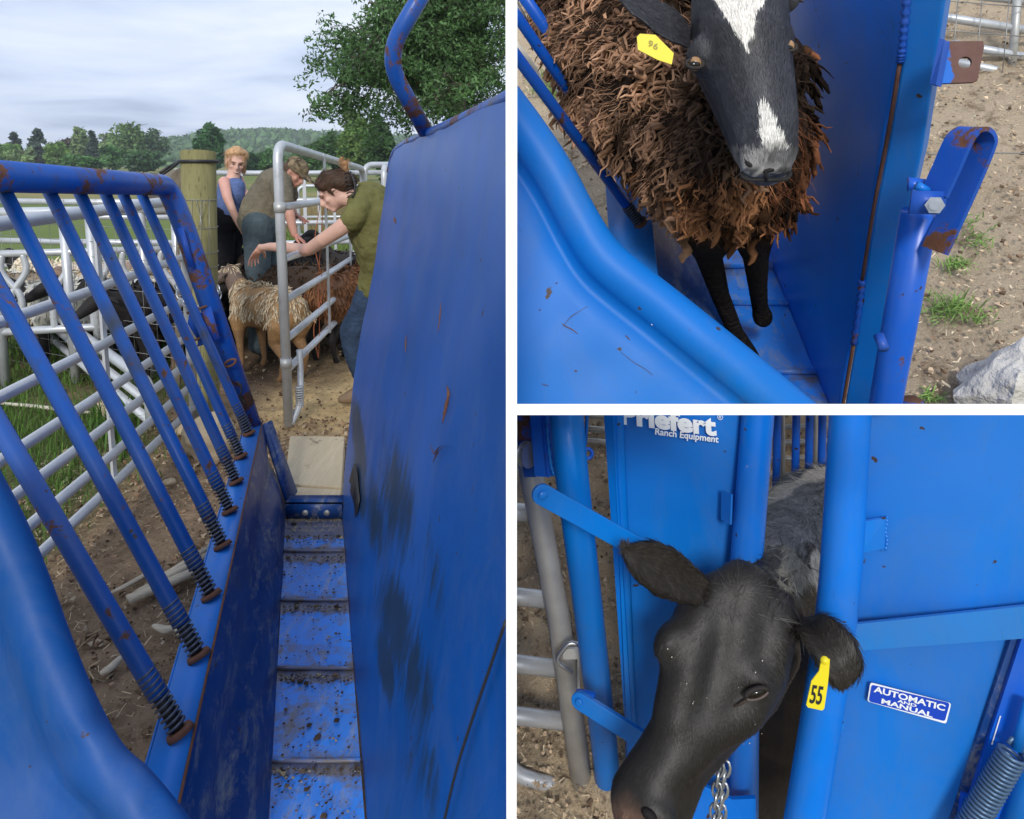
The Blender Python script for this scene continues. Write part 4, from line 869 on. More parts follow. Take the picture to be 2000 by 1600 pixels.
def person_head(c, fwd, up, s=1.):
    """balls and caps for a head with brow, nose, lips, chin, ears; c centre of the skull"""
    fwd = nrm(fwd); up = nrm(np.asarray(up)-fwd*(np.asarray(up)@fwd)); rt = np.cross(fwd, up); L = lambda x, y, z: np.asarray(c)+s*(rt*x+fwd*y+up*z); M = np.stack([rt, fwd, up], axis=1)*s
    b = [(L(0, -.012, .02), (.075, .092, .088), M), (L(0, .022, -.045), (.058, .062, .070), M), (L(0, .062, -.098), (.026, .022, .02), M), (L(0, .078, .012), (.052, .014, .014), M), (L(-.040, .060, -.035), (.018, .018, .018), M), (L(.040, .060, -.035), (.018, .018, .018), M)]
    b += [(L(0, .092, -.068), (.022, .008, .006), M), (L(0, .090, -.080), (.018, .008, .006), M)]
    for q in (-1, 1): b.append((L(q*.076, -.005, -.02), (.008, .020, .032), M))
    caps = [[(L(0, .088, .005), .008*s), (L(0, .110, -.036), .011*s)], [(L(0, .092, -.038), .013*s), (L(0, .100, -.043), .013*s)]]
    return b, caps, L, M
def eyes_mouth(t, L, M, smile=False):
    for q in (-1, 1):
        mb = MB(); ball(mb, L(q*.030, .080, -.008), (.010, .005, .0042), 10, 8, M=M); mb.build('eye', M_eye, t)
        mb = MB(); tube(mb, smooth_path([L(q*.014, .094, .012), L(q*.032, .092, .018), L(q*.050, .080, .012)], 4), .0020, 6, col=(.26, .16, .10)); mb.build('eyebrow', M_hair, t)
    mb = MB(); tube(mb, smooth_path([L(-.024, .088, -.070), L(0, .099, -.077), L(.024, .088, -.070)], 5), .0034, 6, col=(.46, .22, .18)); mb.build('mouth', M_skin, t)
    if smile: mb = MB(); tube(mb, smooth_path([L(-.018, .092, -.0705), L(0, .102, -.0745), L(.018, .092, -.0705)], 4), .0022, 6, col=(.75, .72, .66)); mb.build('teeth', M_skin, t)
def skinf(col, red=.0):
    return lambda p: np.array(col)*(1+.06*ns(p, 12))
def fold(p, a=.008): return a*1.2*ns(p*np.array((1, 1, .5)), 11)+a*.9*abs(ns(p*np.array((1, 1, 1.6)), 21))
def strands(name, t, base_pts, n, length, r, dirf, col):
    mb = MB()
    for k in range(n):
        p = base_pts[int(rng.integers(len(base_pts)))]+rng.normal(0, .006, 3); pts = [p]
        for j in range(5): pts.append(pts[-1]+(dirf(pts[-1], j)+rng.normal(0, .12, 3))*length/5)
        tube(mb, pts, [r, r, r*.9, r*.7, r*.5, r*.2], 4, cap=False, col=np.array(col)*rng.uniform(.6, 1.5))
    mb.build(name, M_hair, t)
def woman_blue():
    d = 6.25; g = P(446, 690, d); g[2] = 0; t = thing('person', (g[0], g[1], 0), 'smiling woman with blonde hair in a blue sleeveless top and black jeans, reaching down', 'woman'); X = lambda px, py, dd=0: P(px, py, d+dd)
    hb, hc, L, M = person_head(X(461, 314), nrm(np.array((.42, -.85, -.30))), (.12, 0, 1), 1.02)
    caps = hc+[[(X(459, 330), .052), (X(455, 350), .056)], [(X(452, 354), .062), (X(448, 378), .088), (X(445, 402), .078), (X(442, 425), .10)], [(X(438, 356, -.08), .050), (X(444, 385, -.16), .041), (X(453, 408, -.17), .034), (X(464, 432, -.14), .029), (X(474, 450, -.1), .024)],
        [(X(466, 352, .12), .05), (X(473, 374, .12), .042), (X(484, 381, .05), .034), (X(497, 383, 0), .026)], [(X(436, 430, .02), .10), (X(435, 480, 0), .078), (X(434, 560), .055), (X(435, 670), .04)], [(X(452, 430, .1), .10), (X(452, 480, .15), .075), (X(450, 560, .15), .052), (X(449, 665, .15), .04)]]
    hm = MB(); 
    body = blob('body', M_skin, t, caps, hb, voxel=.009, smooth=3, colf=lambda p: (np.array((.66, .36, .29)) if proj(p)[1] > 345 and proj(p)[1] < 400 and proj(p)[0] < 450 else SKP))
    for q, w0, k0, sp in ((1, X(474, 450, -.1), X(479, 461, -.1), FW), (2, X(497, 383, 0), X(506, 382, -.02), UP)):
        mb = MB(); hand(mb, w0, k0, -RT if q == 1 else -UP, sp, 1.0, .5); o = mb.build('hand', None, t); modify(o, [('REMESH', dict(mode='VOXEL', voxel_size=.0045, use_smooth_shade=True)), ('SMOOTH', dict(factor=.5, iterations=1))]); o.data.name = 'hand'; o.data.materials.clear(); o.data.materials.append(M_skin); setcol(o, SK*1.05)
    eyes_mouth(t, L, M, True)
    blob('tank_top', M_cloth, t, [[(X(449, 349, .0), .030), (X(449, 356, .04), .060)], [(X(464, 349, .08), .034), (X(458, 358, .06), .06)], [(X(446, 364, .04), .088), (X(448, 382, .03), .104), (X(446, 400), .092)], [(X(457, 366, .0), .090), (X(453, 380, .0), .104), (X(446, 400), .100), (X(443, 420), .118)]], [], .009, 3, colf=lambda p: (.115, .17, .36), disp=lambda p: fold(p, .006)+.004)
    blob('jeans', M_cloth, t, [[(X(441, 420), .118), (X(440, 434), .128)], [(X(436, 434, .02), .112), (X(435, 480, 0), .09), (X(434, 560), .072), (X(435, 664), .062)], [(X(451, 434, .1), .112), (X(452, 480, .15), .088), (X(450, 560, .15), .07), (X(449, 660, .15), .06)]], [], .011, 3, colf=lambda p: (.014, .014, .017), disp=lambda p: fold(p)+.006)
    blob('hair', M_hair, t, [[(L(0, -.02, .062), .062), (L(0, -.07, .0), .06), (L(0, -.085, -.06), .042)], [(L(0, .04, .088), .032), (L(-.05, .0, .06), .042)], [(L(0, .04, .085), .034), (L(.05, .0, .06), .042)], [(L(.058, -.02, .02), .030), (L(.066, -.03, -.05), .020)], [(L(-.058, -.02, .02), .030), (L(-.068, -.02, -.05), .022), (L(-.075, -.03, -.10), .018)]], [], .007, 2, colf=lambda p: np.array((.56, .33, .16))*(1+.5*ns(p, 45)), disp=lambda p: .008*ns(p, 30)+.004*ns(p, 80))
    pts = [L(rng.uniform(-.06, .06), -.07+rng.uniform(-.03, .02), .03+rng.uniform(-.1, .05)) for _ in range(60)]+[L(rng.choice([-1, 1])*.055, .05, .06) for _ in range(40)]+[L(.07, .03, .0) for _ in range(15)]
    strands('loose_hair', t, pts, 110, .10, .0013, lambda p, j: np.array((-.15, 0, -.85)), (.62, .38, .19))
def setcol(o, c):
    me = o.data; a = me.color_attributes.get('Col') or me.color_attributes.new('Col', 'FLOAT_COLOR', 'POINT'); C = np.ones((len(me.vertices), 4)); C[:, :3] = c; a.data.foreach_set('color', C.ravel()); me.polygons.foreach_set('use_smooth', [True]*len(me.polygons))
def mkhand(t, w0, k0, nrmv, sp, s, curl, thumb, col, name='hand', vox=.0045):
    mb = MB(); hand(mb, w0, k0, nrmv, sp, s, curl, thumb); o = mb.build(name, None, t); modify(o, [('REMESH', dict(mode='VOXEL', voxel_size=vox, use_smooth_shade=True)), ('SMOOTH', dict(factor=.5, iterations=1))]); o.data.name = name; o.data.materials.clear(); o.data.materials.append(M_skin); setcol(o, col); return o
def man_cap():
    d = 6.1; g = P(515, 690, d); g[2] = 0; t = thing('person', (g[0], g[1], 0), 'person in a camouflage cap and grey brown shirt bending over the black sheep', 'man'); X = lambda px, py, dd=0: P(px, py, d+dd)
    fw = nrm(np.array((.80, -.30, -.62))); hb, hc, L, M = person_head(X(577, 335), fw, (.35, 0, 1), 1.03)
    caps = hc+[[(X(572, 342), .056), (X(560, 350), .062)], [(X(514, 418), .10), (X(522, 395), .12), (X(540, 362), .14), (X(552, 352), .10)],
      [(X(550, 366, -.16), .062), (X(559, 400, -.2), .05), (X(566, 420, -.24), .043), (X(570, 440, -.24), .036), (X(575, 458, -.24), .028)], [(X(560, 360, .16), .058), (X(566, 385, .2), .048), (X(569, 410, .2), .04), (X(576, 421, .14), .03)],
      [(X(506, 450, -.08), .10), (X(503, 490, -.1), .09), (X(505, 570, -.1), .065), (X(505, 680, -.1), .045)], [(X(528, 448, .1), .10), (X(533, 490, .12), .085), (X(530, 570, .12), .06), (X(528, 675, .12), .045)]]
    blob('body', M_skin, t, caps, hb, voxel=.009, smooth=3, colf=lambda p: np.array((.52, .27, .20)))
    eyes_mouth(t, L, M)
    blob('shirt', M_cloth, t, [[(X(503, 428), .165), (X(511, 408), .165), (X(522, 388), .158), (X(537, 364), .158), (X(549, 352), .12)], [(X(548, 362, -.14), .092), (X(554, 384, -.18), .078), (X(556, 392, -.19), .074)], [(X(558, 358, .14), .09), (X(565, 382, .2), .075)], [(X(556, 347), .075), (X(563, 343), .067)]], [], .010, 4, colf=lambda p: np.array((.165, .145, .105))*(1+.12*ns(p, 6))+np.array((.05, .045, .03))*sstep(370, 430, proj(p)[1]), disp=lambda p: fold(p, .010)+.002)
    blob('jeans', M_cloth, t, [[(X(506, 432), .155), (X(516, 440, .03), .16)], [(X(504, 440, -.08), .132), (X(503, 490, -.1), .108), (X(505, 570, -.1), .085), (X(505, 675, -.1), .07)], [(X(528, 440, .1), .125), (X(533, 490, .12), .10), (X(530, 570, .12), .08), (X(528, 670, .12), .07)]], [], .011, 3, colf=lambda p: np.array((.085, .115, .13))*(1+.25*ns(p, 9)), disp=lambda p: fold(p, .009)+.004)
    blob('hair', M_hair, t, [[(L(-.055, -.05, -.005), .040), (L(0, -.085, -.01), .042), (L(.055, -.05, -.005), .040)]], [], .007, 2, colf=lambda p: (.10, .06, .035))
    camo = lambda p: np.array((.17, .13, .08))*(1.5 if ns(p, 26) > .12 else (.35 if ns(p, 22, 9) > .2 else .9))
    cap_ = blob('cap', M_cloth, t, [], [(L(0, -.008, .048), (.090, .104, .072), M), (L(0, .0, .025), (.091, .105, .030), M)], .007, 2, colf=camo)
    blob('cap_brim', M_cloth, cap_, [], [(L(0, .125, .018), (.072, .070, .009), M), (L(0, .09, .024), (.080, .04, .012), M)], .006, 1, colf=camo)
    mkhand(t, X(575, 459, -.24), X(582, 464, -.24), np.array((0, 0, 1.)), FW, 1.05, .6, 1, (.50, .22, .16)); mkhand(t, X(577, 421, .14), X(585, 424, .1), np.array((0, 0, 1.)), FW, 1.05, .5, -1, (.50, .22, .16))
def girl_green():
    d = 4.62; g = P(705, 790, 4.9); g[2] = 0; t = thing('person', (g[0], g[1], 0), 'young woman in an olive green shirt leaning through the gate with one arm stretched out', 'woman'); X = lambda px, py, dd=0: P(px, py, d+dd)
    fw = nrm(np.array((-.80, -.22, -.55))); hb, hc, L, M = person_head(X(651, 372, .02), fw, (-.50, .05, 1), 1.06)
    caps = hc+[[(X(664, 385), .056), (X(690, 388, .02), .060)], [(X(706, 400, .07), .088), (X(722, 430, .1), .13), (X(742, 480, .15), .14), (X(755, 540, .2), .14)],
       [(X(694, 420, -.07), .058), (X(684, 431, -.09), .058), (X(664, 447, -.08), .052), (X(632, 468, -.03), .046), (X(606, 486, .10), .043), (X(594, 489, .17), .044), (X(560, 484, .42), .040), (X(528, 482, .60), .031), (X(511, 484, .68), .026)]]
    body = blob('body', M_skin, t, caps, hb, voxel=.0075, smooth=4, colf=lambda p: SKP*(1+.05*ns(p, 9))+np.array((.06, -.03, -.03))*max(0, 1-np.linalg.norm(p-X(606, 492, .1))/.08))
    eyes_mouth(t, L, M)
    mkhand(t, X(508, 485, .70), X(493, 507, .76), np.array((-.6, 0, .5)), nrm(np.array((.5, .8, .1))), 1.12, .42, -1, SKP*(1, .86, .84))
    blob('shirt', M_cloth, t, [[(X(702, 408, -.04), .078), (X(694, 420, -.08), .076), (X(687, 429, -.09), .074)], [(X(700, 398, 0), .078), (X(712, 402, .05), .12), (X(722, 402, .1), .14), (X(728, 430, .1), .172), (X(740, 470, .12), .172), (X(752, 520, .2), .155), (X(748, 555, .25), .16)], [(X(716, 376, .22), .075), (X(735, 384, .22), .09), (X(750, 430, .25), .12)], [(X(712, 480, .06), .06), (X(728, 510, .1), .07)], [(X(700, 395, .02), .075), (X(715, 385, .12), .08)]], [], .0085, 4, colf=lambda p: np.array((.155, .150, .055))*(1+.12*ns(p, 5)), disp=lambda p: .014*ns(p*np.array((1, 1, .6)), 9)+.007*ns(p, 22)+.003)
    blob('jeans', M_cloth, t, [[(X(752, 545, .25), .15), (X(716, 608, .30), .115), (X(689, 650, .33), .088), (X(692, 676, .34), .082), (X(706, 722, .38), .068), (X(716, 756, .4), .06)], [(X(770, 560, .2), .15), (X(760, 700, .3), .09)]], [], .009, 4, colf=lambda p: np.array((.035, .06, .11))*(1+.3*ns(p, 12)), disp=lambda p: fold(p, .010)+.003)
    blob('boot', M_boot, t, [[(X(668, 780, .25), .030), (X(680, 777, .27), .042), (X(700, 768, .32), .055), (X(712, 750, .38), .06)]], [], .007, 3, colf=None)
    cc = lambda p: np.array((.085, .042, .025))*(1+.5*ns(p*np.array((1, 1, 2)), 30)); 
    blob('hair', M_hair, t, [[(L(0, .045, .078), .034), (L(0, -.01, .085), .048), (L(0, -.075, .045), .060), (L(0, -.105, -.015), .050)], [(L(-.052, .035, .045), .030), (L(-.062, -.02, .030), .040), (L(-.05, -.07, -.02), .045)], [(L(.052, .035, .045), .030), (L(.062, -.02, .030), .040), (L(.05, -.07, -.02), .045)], [(L(-.066, .02, .01), .016), (L(-.068, .012, -.03), .010)]], [(L(0, -.015, .045), (.083, .092, .068), M)], .006, 2, colf=cc, disp=lambda p: .004*ns(p*np.array((1, 1, .35)), 40))
    c = L(0, -.12, .055); blob('hair_bun', M_hair, t, [[(c, .030), (c+(0, 0, .05), .026), (c+np.array((-.015, 0, .085)), .012)]], [], .006, 2, colf=lambda p: np.array((.30, .15, .06))*(1+.5*ns(p, 45)), disp=lambda p: .008*ns(p, 45))
    strands('loose_hair', t, [c+np.array((0, 0, .05))+rng.normal(0, .012, 3) for _ in range(30)], 60, .07, .0015, lambda p, j: np.array((rng.uniform(-.8, .6), 0, .8-.35*j)), (.40, .22, .10))
    clip = thing('x', (0, 0, 0), '', ''); bpy.data.objects.remove(clip)
    mb = MB(); a, b = X(684, 335, -.07), X(690, 388, -.07); tube(mb, smooth_path([a, (a+b)/2+RT*.02, b], 5), .011, 8, flat=.6); cl = mb.build('hair_claw', M_black, t)
    for k in range(7):
        c = a+(b-a)*(k+.5)/7+RT*.008; mb = MB(); tube(mb, smooth_path([c, c-RT*.022-FW*.02+UP*.003, c-RT*.045-UP*.006], 4), .0042, 6); mb.build('claw_tooth', M_black, cl)
woman_blue(); man_cap(); girl_green()
for o in [q for q in S.objects if q.name.split('.')[0] == 'hair']:
    t_ = o.parent; lab = t_['label']; cc_ = (.60, .37, .19) if 'blonde' in lab else ((.10, .055, .03) if 'olive' in lab else (.12, .07, .04)); tgt = np.array([b.matrix_world.translation for b in [t_]])[0]
    V_ = np.array([v.co[:] for v in o.data.vertices])+np.array(wloc(o)); cen_ = V_.mean(0)
    if 'olive' in lab: cen_ = P(684, 345, 4.6)
    else: cen_ = cen_-np.array((0, -.1, .35))
    sgn_ = 1
    fur('hair_strands', M_hair, t_, o, 5200 if 'olive' in lab else 2600, (lambda c: (lambda p: nrm(c-p)))(cen_), .05, .0014, (lambda c: (lambda p: np.array(c)*(1+.5*ns(p, 60))))(cc_), lift=.12, jit=.12)
# ================================================================== helpers for the two yards
def yard_ground(name, Y, mat, label, zone, cpx, sr, sf0, sf1, rel=.012):
    c = GY(Y, *cpx); n1, n2 = int(2*sr/.028), int((sf1-sf0)/.028); V = []
    for j in range(n2+1):
        for i in range(n1+1):
            p = c+Y['r']*(-sr+2*sr*i/n1)+Y['f']*(sf0+(sf1-sf0)*j/n2); V.append(p+Y['U']*(rel*2*ns(p, 3, 4)+rel*ns(p, 10)+rel*.6*ns(p, 23)-rel))
    f = [(j*(n1+1)+i, j*(n1+1)+i+1, (j+1)*(n1+1)+i+1, (j+1)*(n1+1)+i) for j in range(n2) for i in range(n1)]; mb = MB(); mb.add(V, f); o = mb.build(name, mat, zone=zone); tag(o, label, None, None, 'structure'); return o
def litter(name, Y, zone, n, box, label, tufts=()):
    mb = MB(); U = Y['U']; r_, f_ = Y['r'], Y['f']
    for _ in range(n):
        px, py = rng.uniform(box[0], box[2]), rng.uniform(box[1], box[3]); c = GY(Y, px, py, .006); a = rng.uniform(0, 6.28); d = r_*math.cos(a)+f_*math.sin(a); e_ = -r_*math.sin(a)+f_*math.cos(a)
        if rng.random() < (.16 if zone == 2 else .14):
            L = rng.uniform(.004, .022); s = e_*rng.uniform(.0007, .0018); q = d*L+U*L*rng.uniform(-.1, .3); mb.add([c-s, c+s, c+q+s, c+q-s], [(0, 1, 2, 3)], np.array((.80, .66, .45))*rng.uniform(.4, 1.15))
        else:
            r = .001+.0048*rng.random()**4; M = [d, e_, U]; q = c+np.array([(M[0]*sx*rng.uniform(.2, 1.5)+M[1]*sy*rng.uniform(.2, 1.3)+M[2]*sz*rng.uniform(.2, .8))*r for sx in (-1, 1) for sy in (-1, 1) for sz in (-1, 1)])
            mb.add(q, [(0, 1, 3, 2), (4, 6, 7, 5), (0, 4, 5, 1), (2, 3, 7, 6), (0, 2, 6, 4), (1, 5, 7, 3)], (np.array((.52, .39, .26)) if rng.random() < .7 else np.array((.20, .135, .085)))*rng.uniform(.5, 1.5))
    tag(mb.build(name, M_bits, None, smooth=False, zone=zone), label, None, None, 'stuff')
    if tufts:
        mb = MB()
        for (px, py, k, h, spx) in tufts:
            for _ in range(k):
                c = GY(Y, px+rng.normal(0, spx), py+rng.normal(0, spx*.45), 0); a = rng.uniform(0, 6.28); d = r_*math.cos(a)+f_*math.sin(a); e_ = -r_*math.sin(a)+f_*math.cos(a); L = h*rng.uniform(.4, 1.2); s = e_*.0016
                m1 = c+d*L*.35+U*L*.45; tp = c+d*L*.95+U*L*.45; mb.add([c-s, c+s, m1+s, m1-s, tp], [(0, 1, 2, 3), (3, 2, 4)], np.array((.22, .36, .09))*rng.uniform(.5, 1.4))
        tag(mb.build('grass', M_grass, None, smooth=False, zone=zone), 'sparse green grass tufts coming up through the dirt', None, None, 'stuff')
def ribbon(mb, path, wd, w, th):
    path = np.asarray(path); k = len(path); V = []
    for i in range(k):
        T = nrm(path[min(i+1, k-1)]-path[max(i-1, 0)]); W = nrm(wd-T*(wd@T)); N = np.cross(T, W)
        for a, b in ((-1, -1), (1, -1), (1, 1), (-1, 1)): V.append(path[i]+W*a*w/2+N*b*th/2)
    f = [(i*4+j, i*4+(j+1) % 4, (i+1)*4+(j+1) % 4, (i+1)*4+j) for i in range(k-1) for j in range(4)]+[(3, 2, 1, 0), tuple((k-1)*4+j for j in range(4))]; mb.add(V, f); return mb
def plate_hole(mb, poly, c, r, th):
    poly = [np.asarray(p, float) for p in poly]; c = np.asarray(c, float); n = nrm(np.cross(poly[1]-poly[0], poly[2]-poly[0])); n = n if n@(CAM-c) > 0 else -n
    ax = nrm(poly[1]-poly[0]); ay = np.cross(n, ax); K = 32; out = []; inn = []
    for k in range(K):
        a = 2*math.pi*k/K; d = ax*math.cos(a)+ay*math.sin(a); best = 9
        for i in range(len(poly)):
            p, q = poly[i], poly[(i+1) % len(poly)]; e_ = q-p; A = np.array([[d@ax, -(e_@ax)], [d@ay, -(e_@ay)]]); b = np.array([(p-c)@ax, (p-c)@ay])
            try: s, t_ = np.linalg.solve(A, b)
            except Exception: continue
            if s > 0 and -.001 <= t_ <= 1.001: best = min(best, s)
        out.append(c+d*best); inn.append(c+d*r)
    V = out+inn+[p-n*th for p in out]+[p-n*th for p in inn]; f = []
    for k in range(K):
        j = (k+1) % K; f += [(k, j, K+j, K+k), (2*K+j, 2*K+k, 3*K+k, 3*K+j), (k, 2*K+k, 2*K+j, j), (K+j, 3*K+j, 3*K+k, K+k)]
    mb.add(V, f); return mb
# ================================================================== SCENE TWO : brown sheep number 96
yard_ground('ground', Y2, M_dirt2, 'pale trampled dirt of the sheep yard', 2, (1500, 395), 2.3, -1.0, 2.4)
litter('straw_and_clods', Y2, 2, 8000, (1000, 0, 2060, 800), 'straw bits and dung crumbs on the pale dirt', [(1862, 518, 60, .035, 14), (1850, 612, 110, .055, 24), (1868, 520, 30, .02, 8), (1900, 470, 50, .03, 22), (1912, 475, 20, .02, 10), (1815, 778, 40, .03, 9), (1075, 185, 90, .07, 14), (1060, 160, 60, .06, 10), (1880, 430, 40, .03, 20), (1920, 620, 30, .03, 18)])
Q2 = lambda px, py, z=0.: GY(Y2, px, py, z)
ch2 = thing('squeeze_chute', Q2(1500, 700), 'blue steel chute holding the brown woolly sheep', 'livestock chute', zone=2)
NB, FB, NT_ = Q2(1640, 830, .1), Q2(1486, 470, .1), P(1790, -80, .95); W2 = plane3(NB, FB, NT_)
def chute2():
    FT = onpl(1500, -80, W2); mb = MB(); grid(mb, NB, FB, FT, NT_, 40, 50, lambda u, v: .006*ns((u*2, v*4, 3), 1)); o = mb.build('right_wall', M_side2, ch2); modify(o, [('SOLIDIFY', dict(thickness=.005, offset=0))])
    cpl = plane3(NB, NT_, P(1858, -80, .925)); inner = [(1770, -80), (1762, 90), (1757, 130), (1735, 260), (1708, 400), (1684, 547), (1667, 670), (1640, 830)]; outer = [(1692, 830), (1700, 789), (1733, 620), (1772, 420), (1800, 300), (1846, 0), (1858, -80)]
    mb = MB(); plate(mb, [onpl(x+3, y, cpl) for x, y in inner]+[onpl(x, y, cpl) for x, y in outer], .035); o = mb.build('corner_column', M_clean2, ch2, smooth=False); b = o.modifiers.new('b', 'BEVEL'); b.width = .004; b.segments = 2
    mb = MB(); q = smooth_path([P(x, y, (onpl(x, y, cpl)-CAM)@FW-.002) for x, y in [(1757, 125), (1735, 260), (1708, 400), (1684, 547)]], 5); tube(mb, q, .0032, 6); mb.build('seam', M_rustd, ch2)
    mb = MB(); q = smooth_path([P(x, y, (onpl(x, y, cpl)-CAM)@FW-.002) for x, y in [(1667, 672), (1655, 740), (1640, 830)]], 5); tube(mb, q, .0032, 6); mb.build('seam', M_rust, ch2)
    for pts in ([(1772, -20), (1766, 50), (1761, 100), (1758, 122)], [(1684, 548), (1678, 600), (1668, 670)]):
        mb = MB(); q = smooth_path([P(x, y, (onpl(x, y, cpl)-CAM)@FW-.003) for x, y in pts], 10); tube(mb, q, [.0055+.002*math.sin(i*2.3) for i in range(len(q))], 8); mb.build('weld_bead', M_rustblue, ch2)
    mb = MB(); tube(mb, [P(1796, 415, 1.02), P(1722, 830, 1.20)], .0245, 18); mb.build('outer_tube', M_bar2, ch2)
    mb = MB(); tube(mb, [P(1716, 655, .985), P(1727, 683, .97)], .0068, 14); mb.build('pin', M_rustblue, ch2)
    mb = MB(); tube(mb, [P(1780, 860, 1.25), P(1777, 786, 1.22)], .021, 16); mb.build('foot_tube', M_rustblue, ch2)
    # hinge ears, nut, bent latch loop
    mb = MB(); plate(mb, [P(1776, 346, .985), P(1808, 350, .985), P(1812, 366, .985), P(1776, 372, .985)], .006); mb.build('hinge_ear', M_bar2, ch2)
    mb = MB(); plate(mb, [P(1783, 372, .955), P(1842, 374, .95), P(1849, 386, .95), P(1847, 408, .95), P(1836, 419, .95), P(1776, 418, .96)], .006); o = mb.build('hinge_ear', M_rustblue, ch2)
    mb = MB(); c = P(1826, 401, .945); n = nrm(CAM-c); tube(mb, [c, c+n*.012], .0118, 6); tube(mb, [c+n*.012, c+n*.017], .0068, 14); mb.build('nut', M_steel, ch2, sharp=30)
    mb = MB(); tube(mb, [P(1790, 362, .965), P(1812, 374, .965)], .006, 10); mb.build('hinge_pin', M_clean, ch2)
    pth = smooth_path([P(1826, 378, .965), P(1848, 330, .955), P(1872, 276, .945), P(1888, 257, .945), P(1906, 254, .945), P(1917, 268, .95), P(1914, 290, .955), P(1880, 372, .97), P(1826, 490, .99)], 6)
    mb = MB(); ribbon(mb, pth, nrm(RT*.42-UP*.18-FW*1.0), .038, .0062); o = mb.build('latch_loop', M_rustblue, ch2, sharp=40)
    mb = MB(); plate_hole(mb, [P(1836, 80, .955), P(1925, 80, .94), P(1909, 160, .94), P(1818, 163, .955)], P(1885, 122, .946), .0078, .006); mb.build('bracket', M_bracket, ch2, smooth=False)
    mb = MB(); plate(mb, [P(1834, 74, .95), P(1845, 78, .945), P(1828, 166, .945), P(1816, 164, .955)], .012); mb.build('bracket_flange', M_rustblue, ch2, smooth=False)
    # floor slats
    ys = [440, 520, 592, 726, 880]; lf = lambda y: 1360+(y-440)*.40; rf = lambda y: 1478+(y-440)*.412
    mb = MB()
    for a, b in zip(ys[:-1], ys[1:]):
        grid(mb, Q2(lf(b), b, .1), Q2(rf(b), b, .1), Q2(rf(a), a+2, .1), Q2(lf(a), a+2, .1), 14, 10, lambda u, v: .004*ns((u*3, v*3, a), 1)+.009*math.exp(-(v/.06)**2)); tube(mb, [Q2(lf(b), b, .106), Q2(rf(b), b, .106)], .007, 8)
    mb.build('floor', M_floor, ch2)
    # left wall and ledge with sprung bars
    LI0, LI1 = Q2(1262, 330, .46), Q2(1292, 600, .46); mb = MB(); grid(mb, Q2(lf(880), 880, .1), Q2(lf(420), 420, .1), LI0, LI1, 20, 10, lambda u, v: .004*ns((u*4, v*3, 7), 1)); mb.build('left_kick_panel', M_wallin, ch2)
    mb = MB(); plate(mb, [LI0, LI1, Q2(1200, 600, .46), Q2(1180, 330, .46)], .005, Y2['U']); mb.build('ledge', M_ledge, ch2)
    for (sx, sy), (ux, uy), (tx, ty) in (((1250, 436), (1218, 400), (985, 78)), ((1240, 365), (1212, 318), (960, -40)), ((1215, 270), (1196, 240), (1010, -25)), ((1190, 200), (1178, 180), (1055, -30)), ((1175, 150), (1165, 130), (1090, -30))):
        q = Q2(sx, sy, .46); dq = (q-CAM)@FW; s1 = P(ux, uy, dq-.03); e_ = P(tx, ty, dq-.28); s1 = q+nrm(e_-q)*np.linalg.norm(s1-q)
        mb = MB(); tube(mb, [s1, e_], .0105 if sy > 300 else .0125, 14); br = mb.build('bar', M_bar2, ch2)
        mb = MB(); spring(mb, q, s1, .0115, .0018, 9); mb.build('spring', M_coil, br); mb = MB(); tube(mb, [q, s1], .0078, 10); mb.build('spring_rod', M_black, br); mb = MB(); u = nrm(s1-q); tube(mb, [q, q+u*.005], .0165, 14); mb.build('washer', M_rust, br)
M_side2 = blue('blue_paint_wall_grimy', (.003, .17, .76), rust=.70, grime=.59, gcol=(.012, .06, .13), rscale=7, rough=.34, gscale=2.4, stretch=(1.5, 1.5, .7))
M_bar2 = blue('blue_paint_bars_bright', (.003, .11, .62), rust=.62, grime=.68, rscale=14, rough=.33)
_m = NT('rusty_plate_with_old_paint'); _c = _m.mix(_m.noise(60, 5), (.10, .045, .035), (.19, .10, .08)); _g = _m.n('ShaderNodeTexCoord'); _s = _m.n('ShaderNodeSeparateXYZ'); _m.l(_g.outputs['Generated'], _s.inputs[0])
_a = _m.n('ShaderNodeMath', operation='ADD'); _m.l(_s.outputs['X'], _a.inputs[0]); _m.l(_m.mul(_m.noise(22, 6, .7), .5), _a.inputs[1]); _m.set(_m.mix(_m.ramp(_a.outputs[0], [(.62, 1), (.66, 0)]), _c, (.02, .16, .62)), .8, 0); _m.bump(_m.noise(80, 5), .4, .002); M_bracket = _m.m
chute2()
lf2 = thing('head_gate_leaf', P(1200, 760, .95), 'blue sheet gate leaf with rolled edge in front of the brown sheep', 'gate leaf', zone=2)
rolled('gate_sheet', [(940, 75), (1000, 152), (1060, 232), (1115, 315), (1165, 408), (1206, 470), (1258, 516), (1330, 572), (1430, 652), (1530, 734), (1640, 826)], .98, .90, .030, (-.62, .78), M_near2 if 'M_near2' in globals() else M_clean2, lf2, dents=[((1110, 620), 30, .002), ((1180, 720), 40, .002), ((1090, 460), 40, .002)], ext=.7, zone=2)
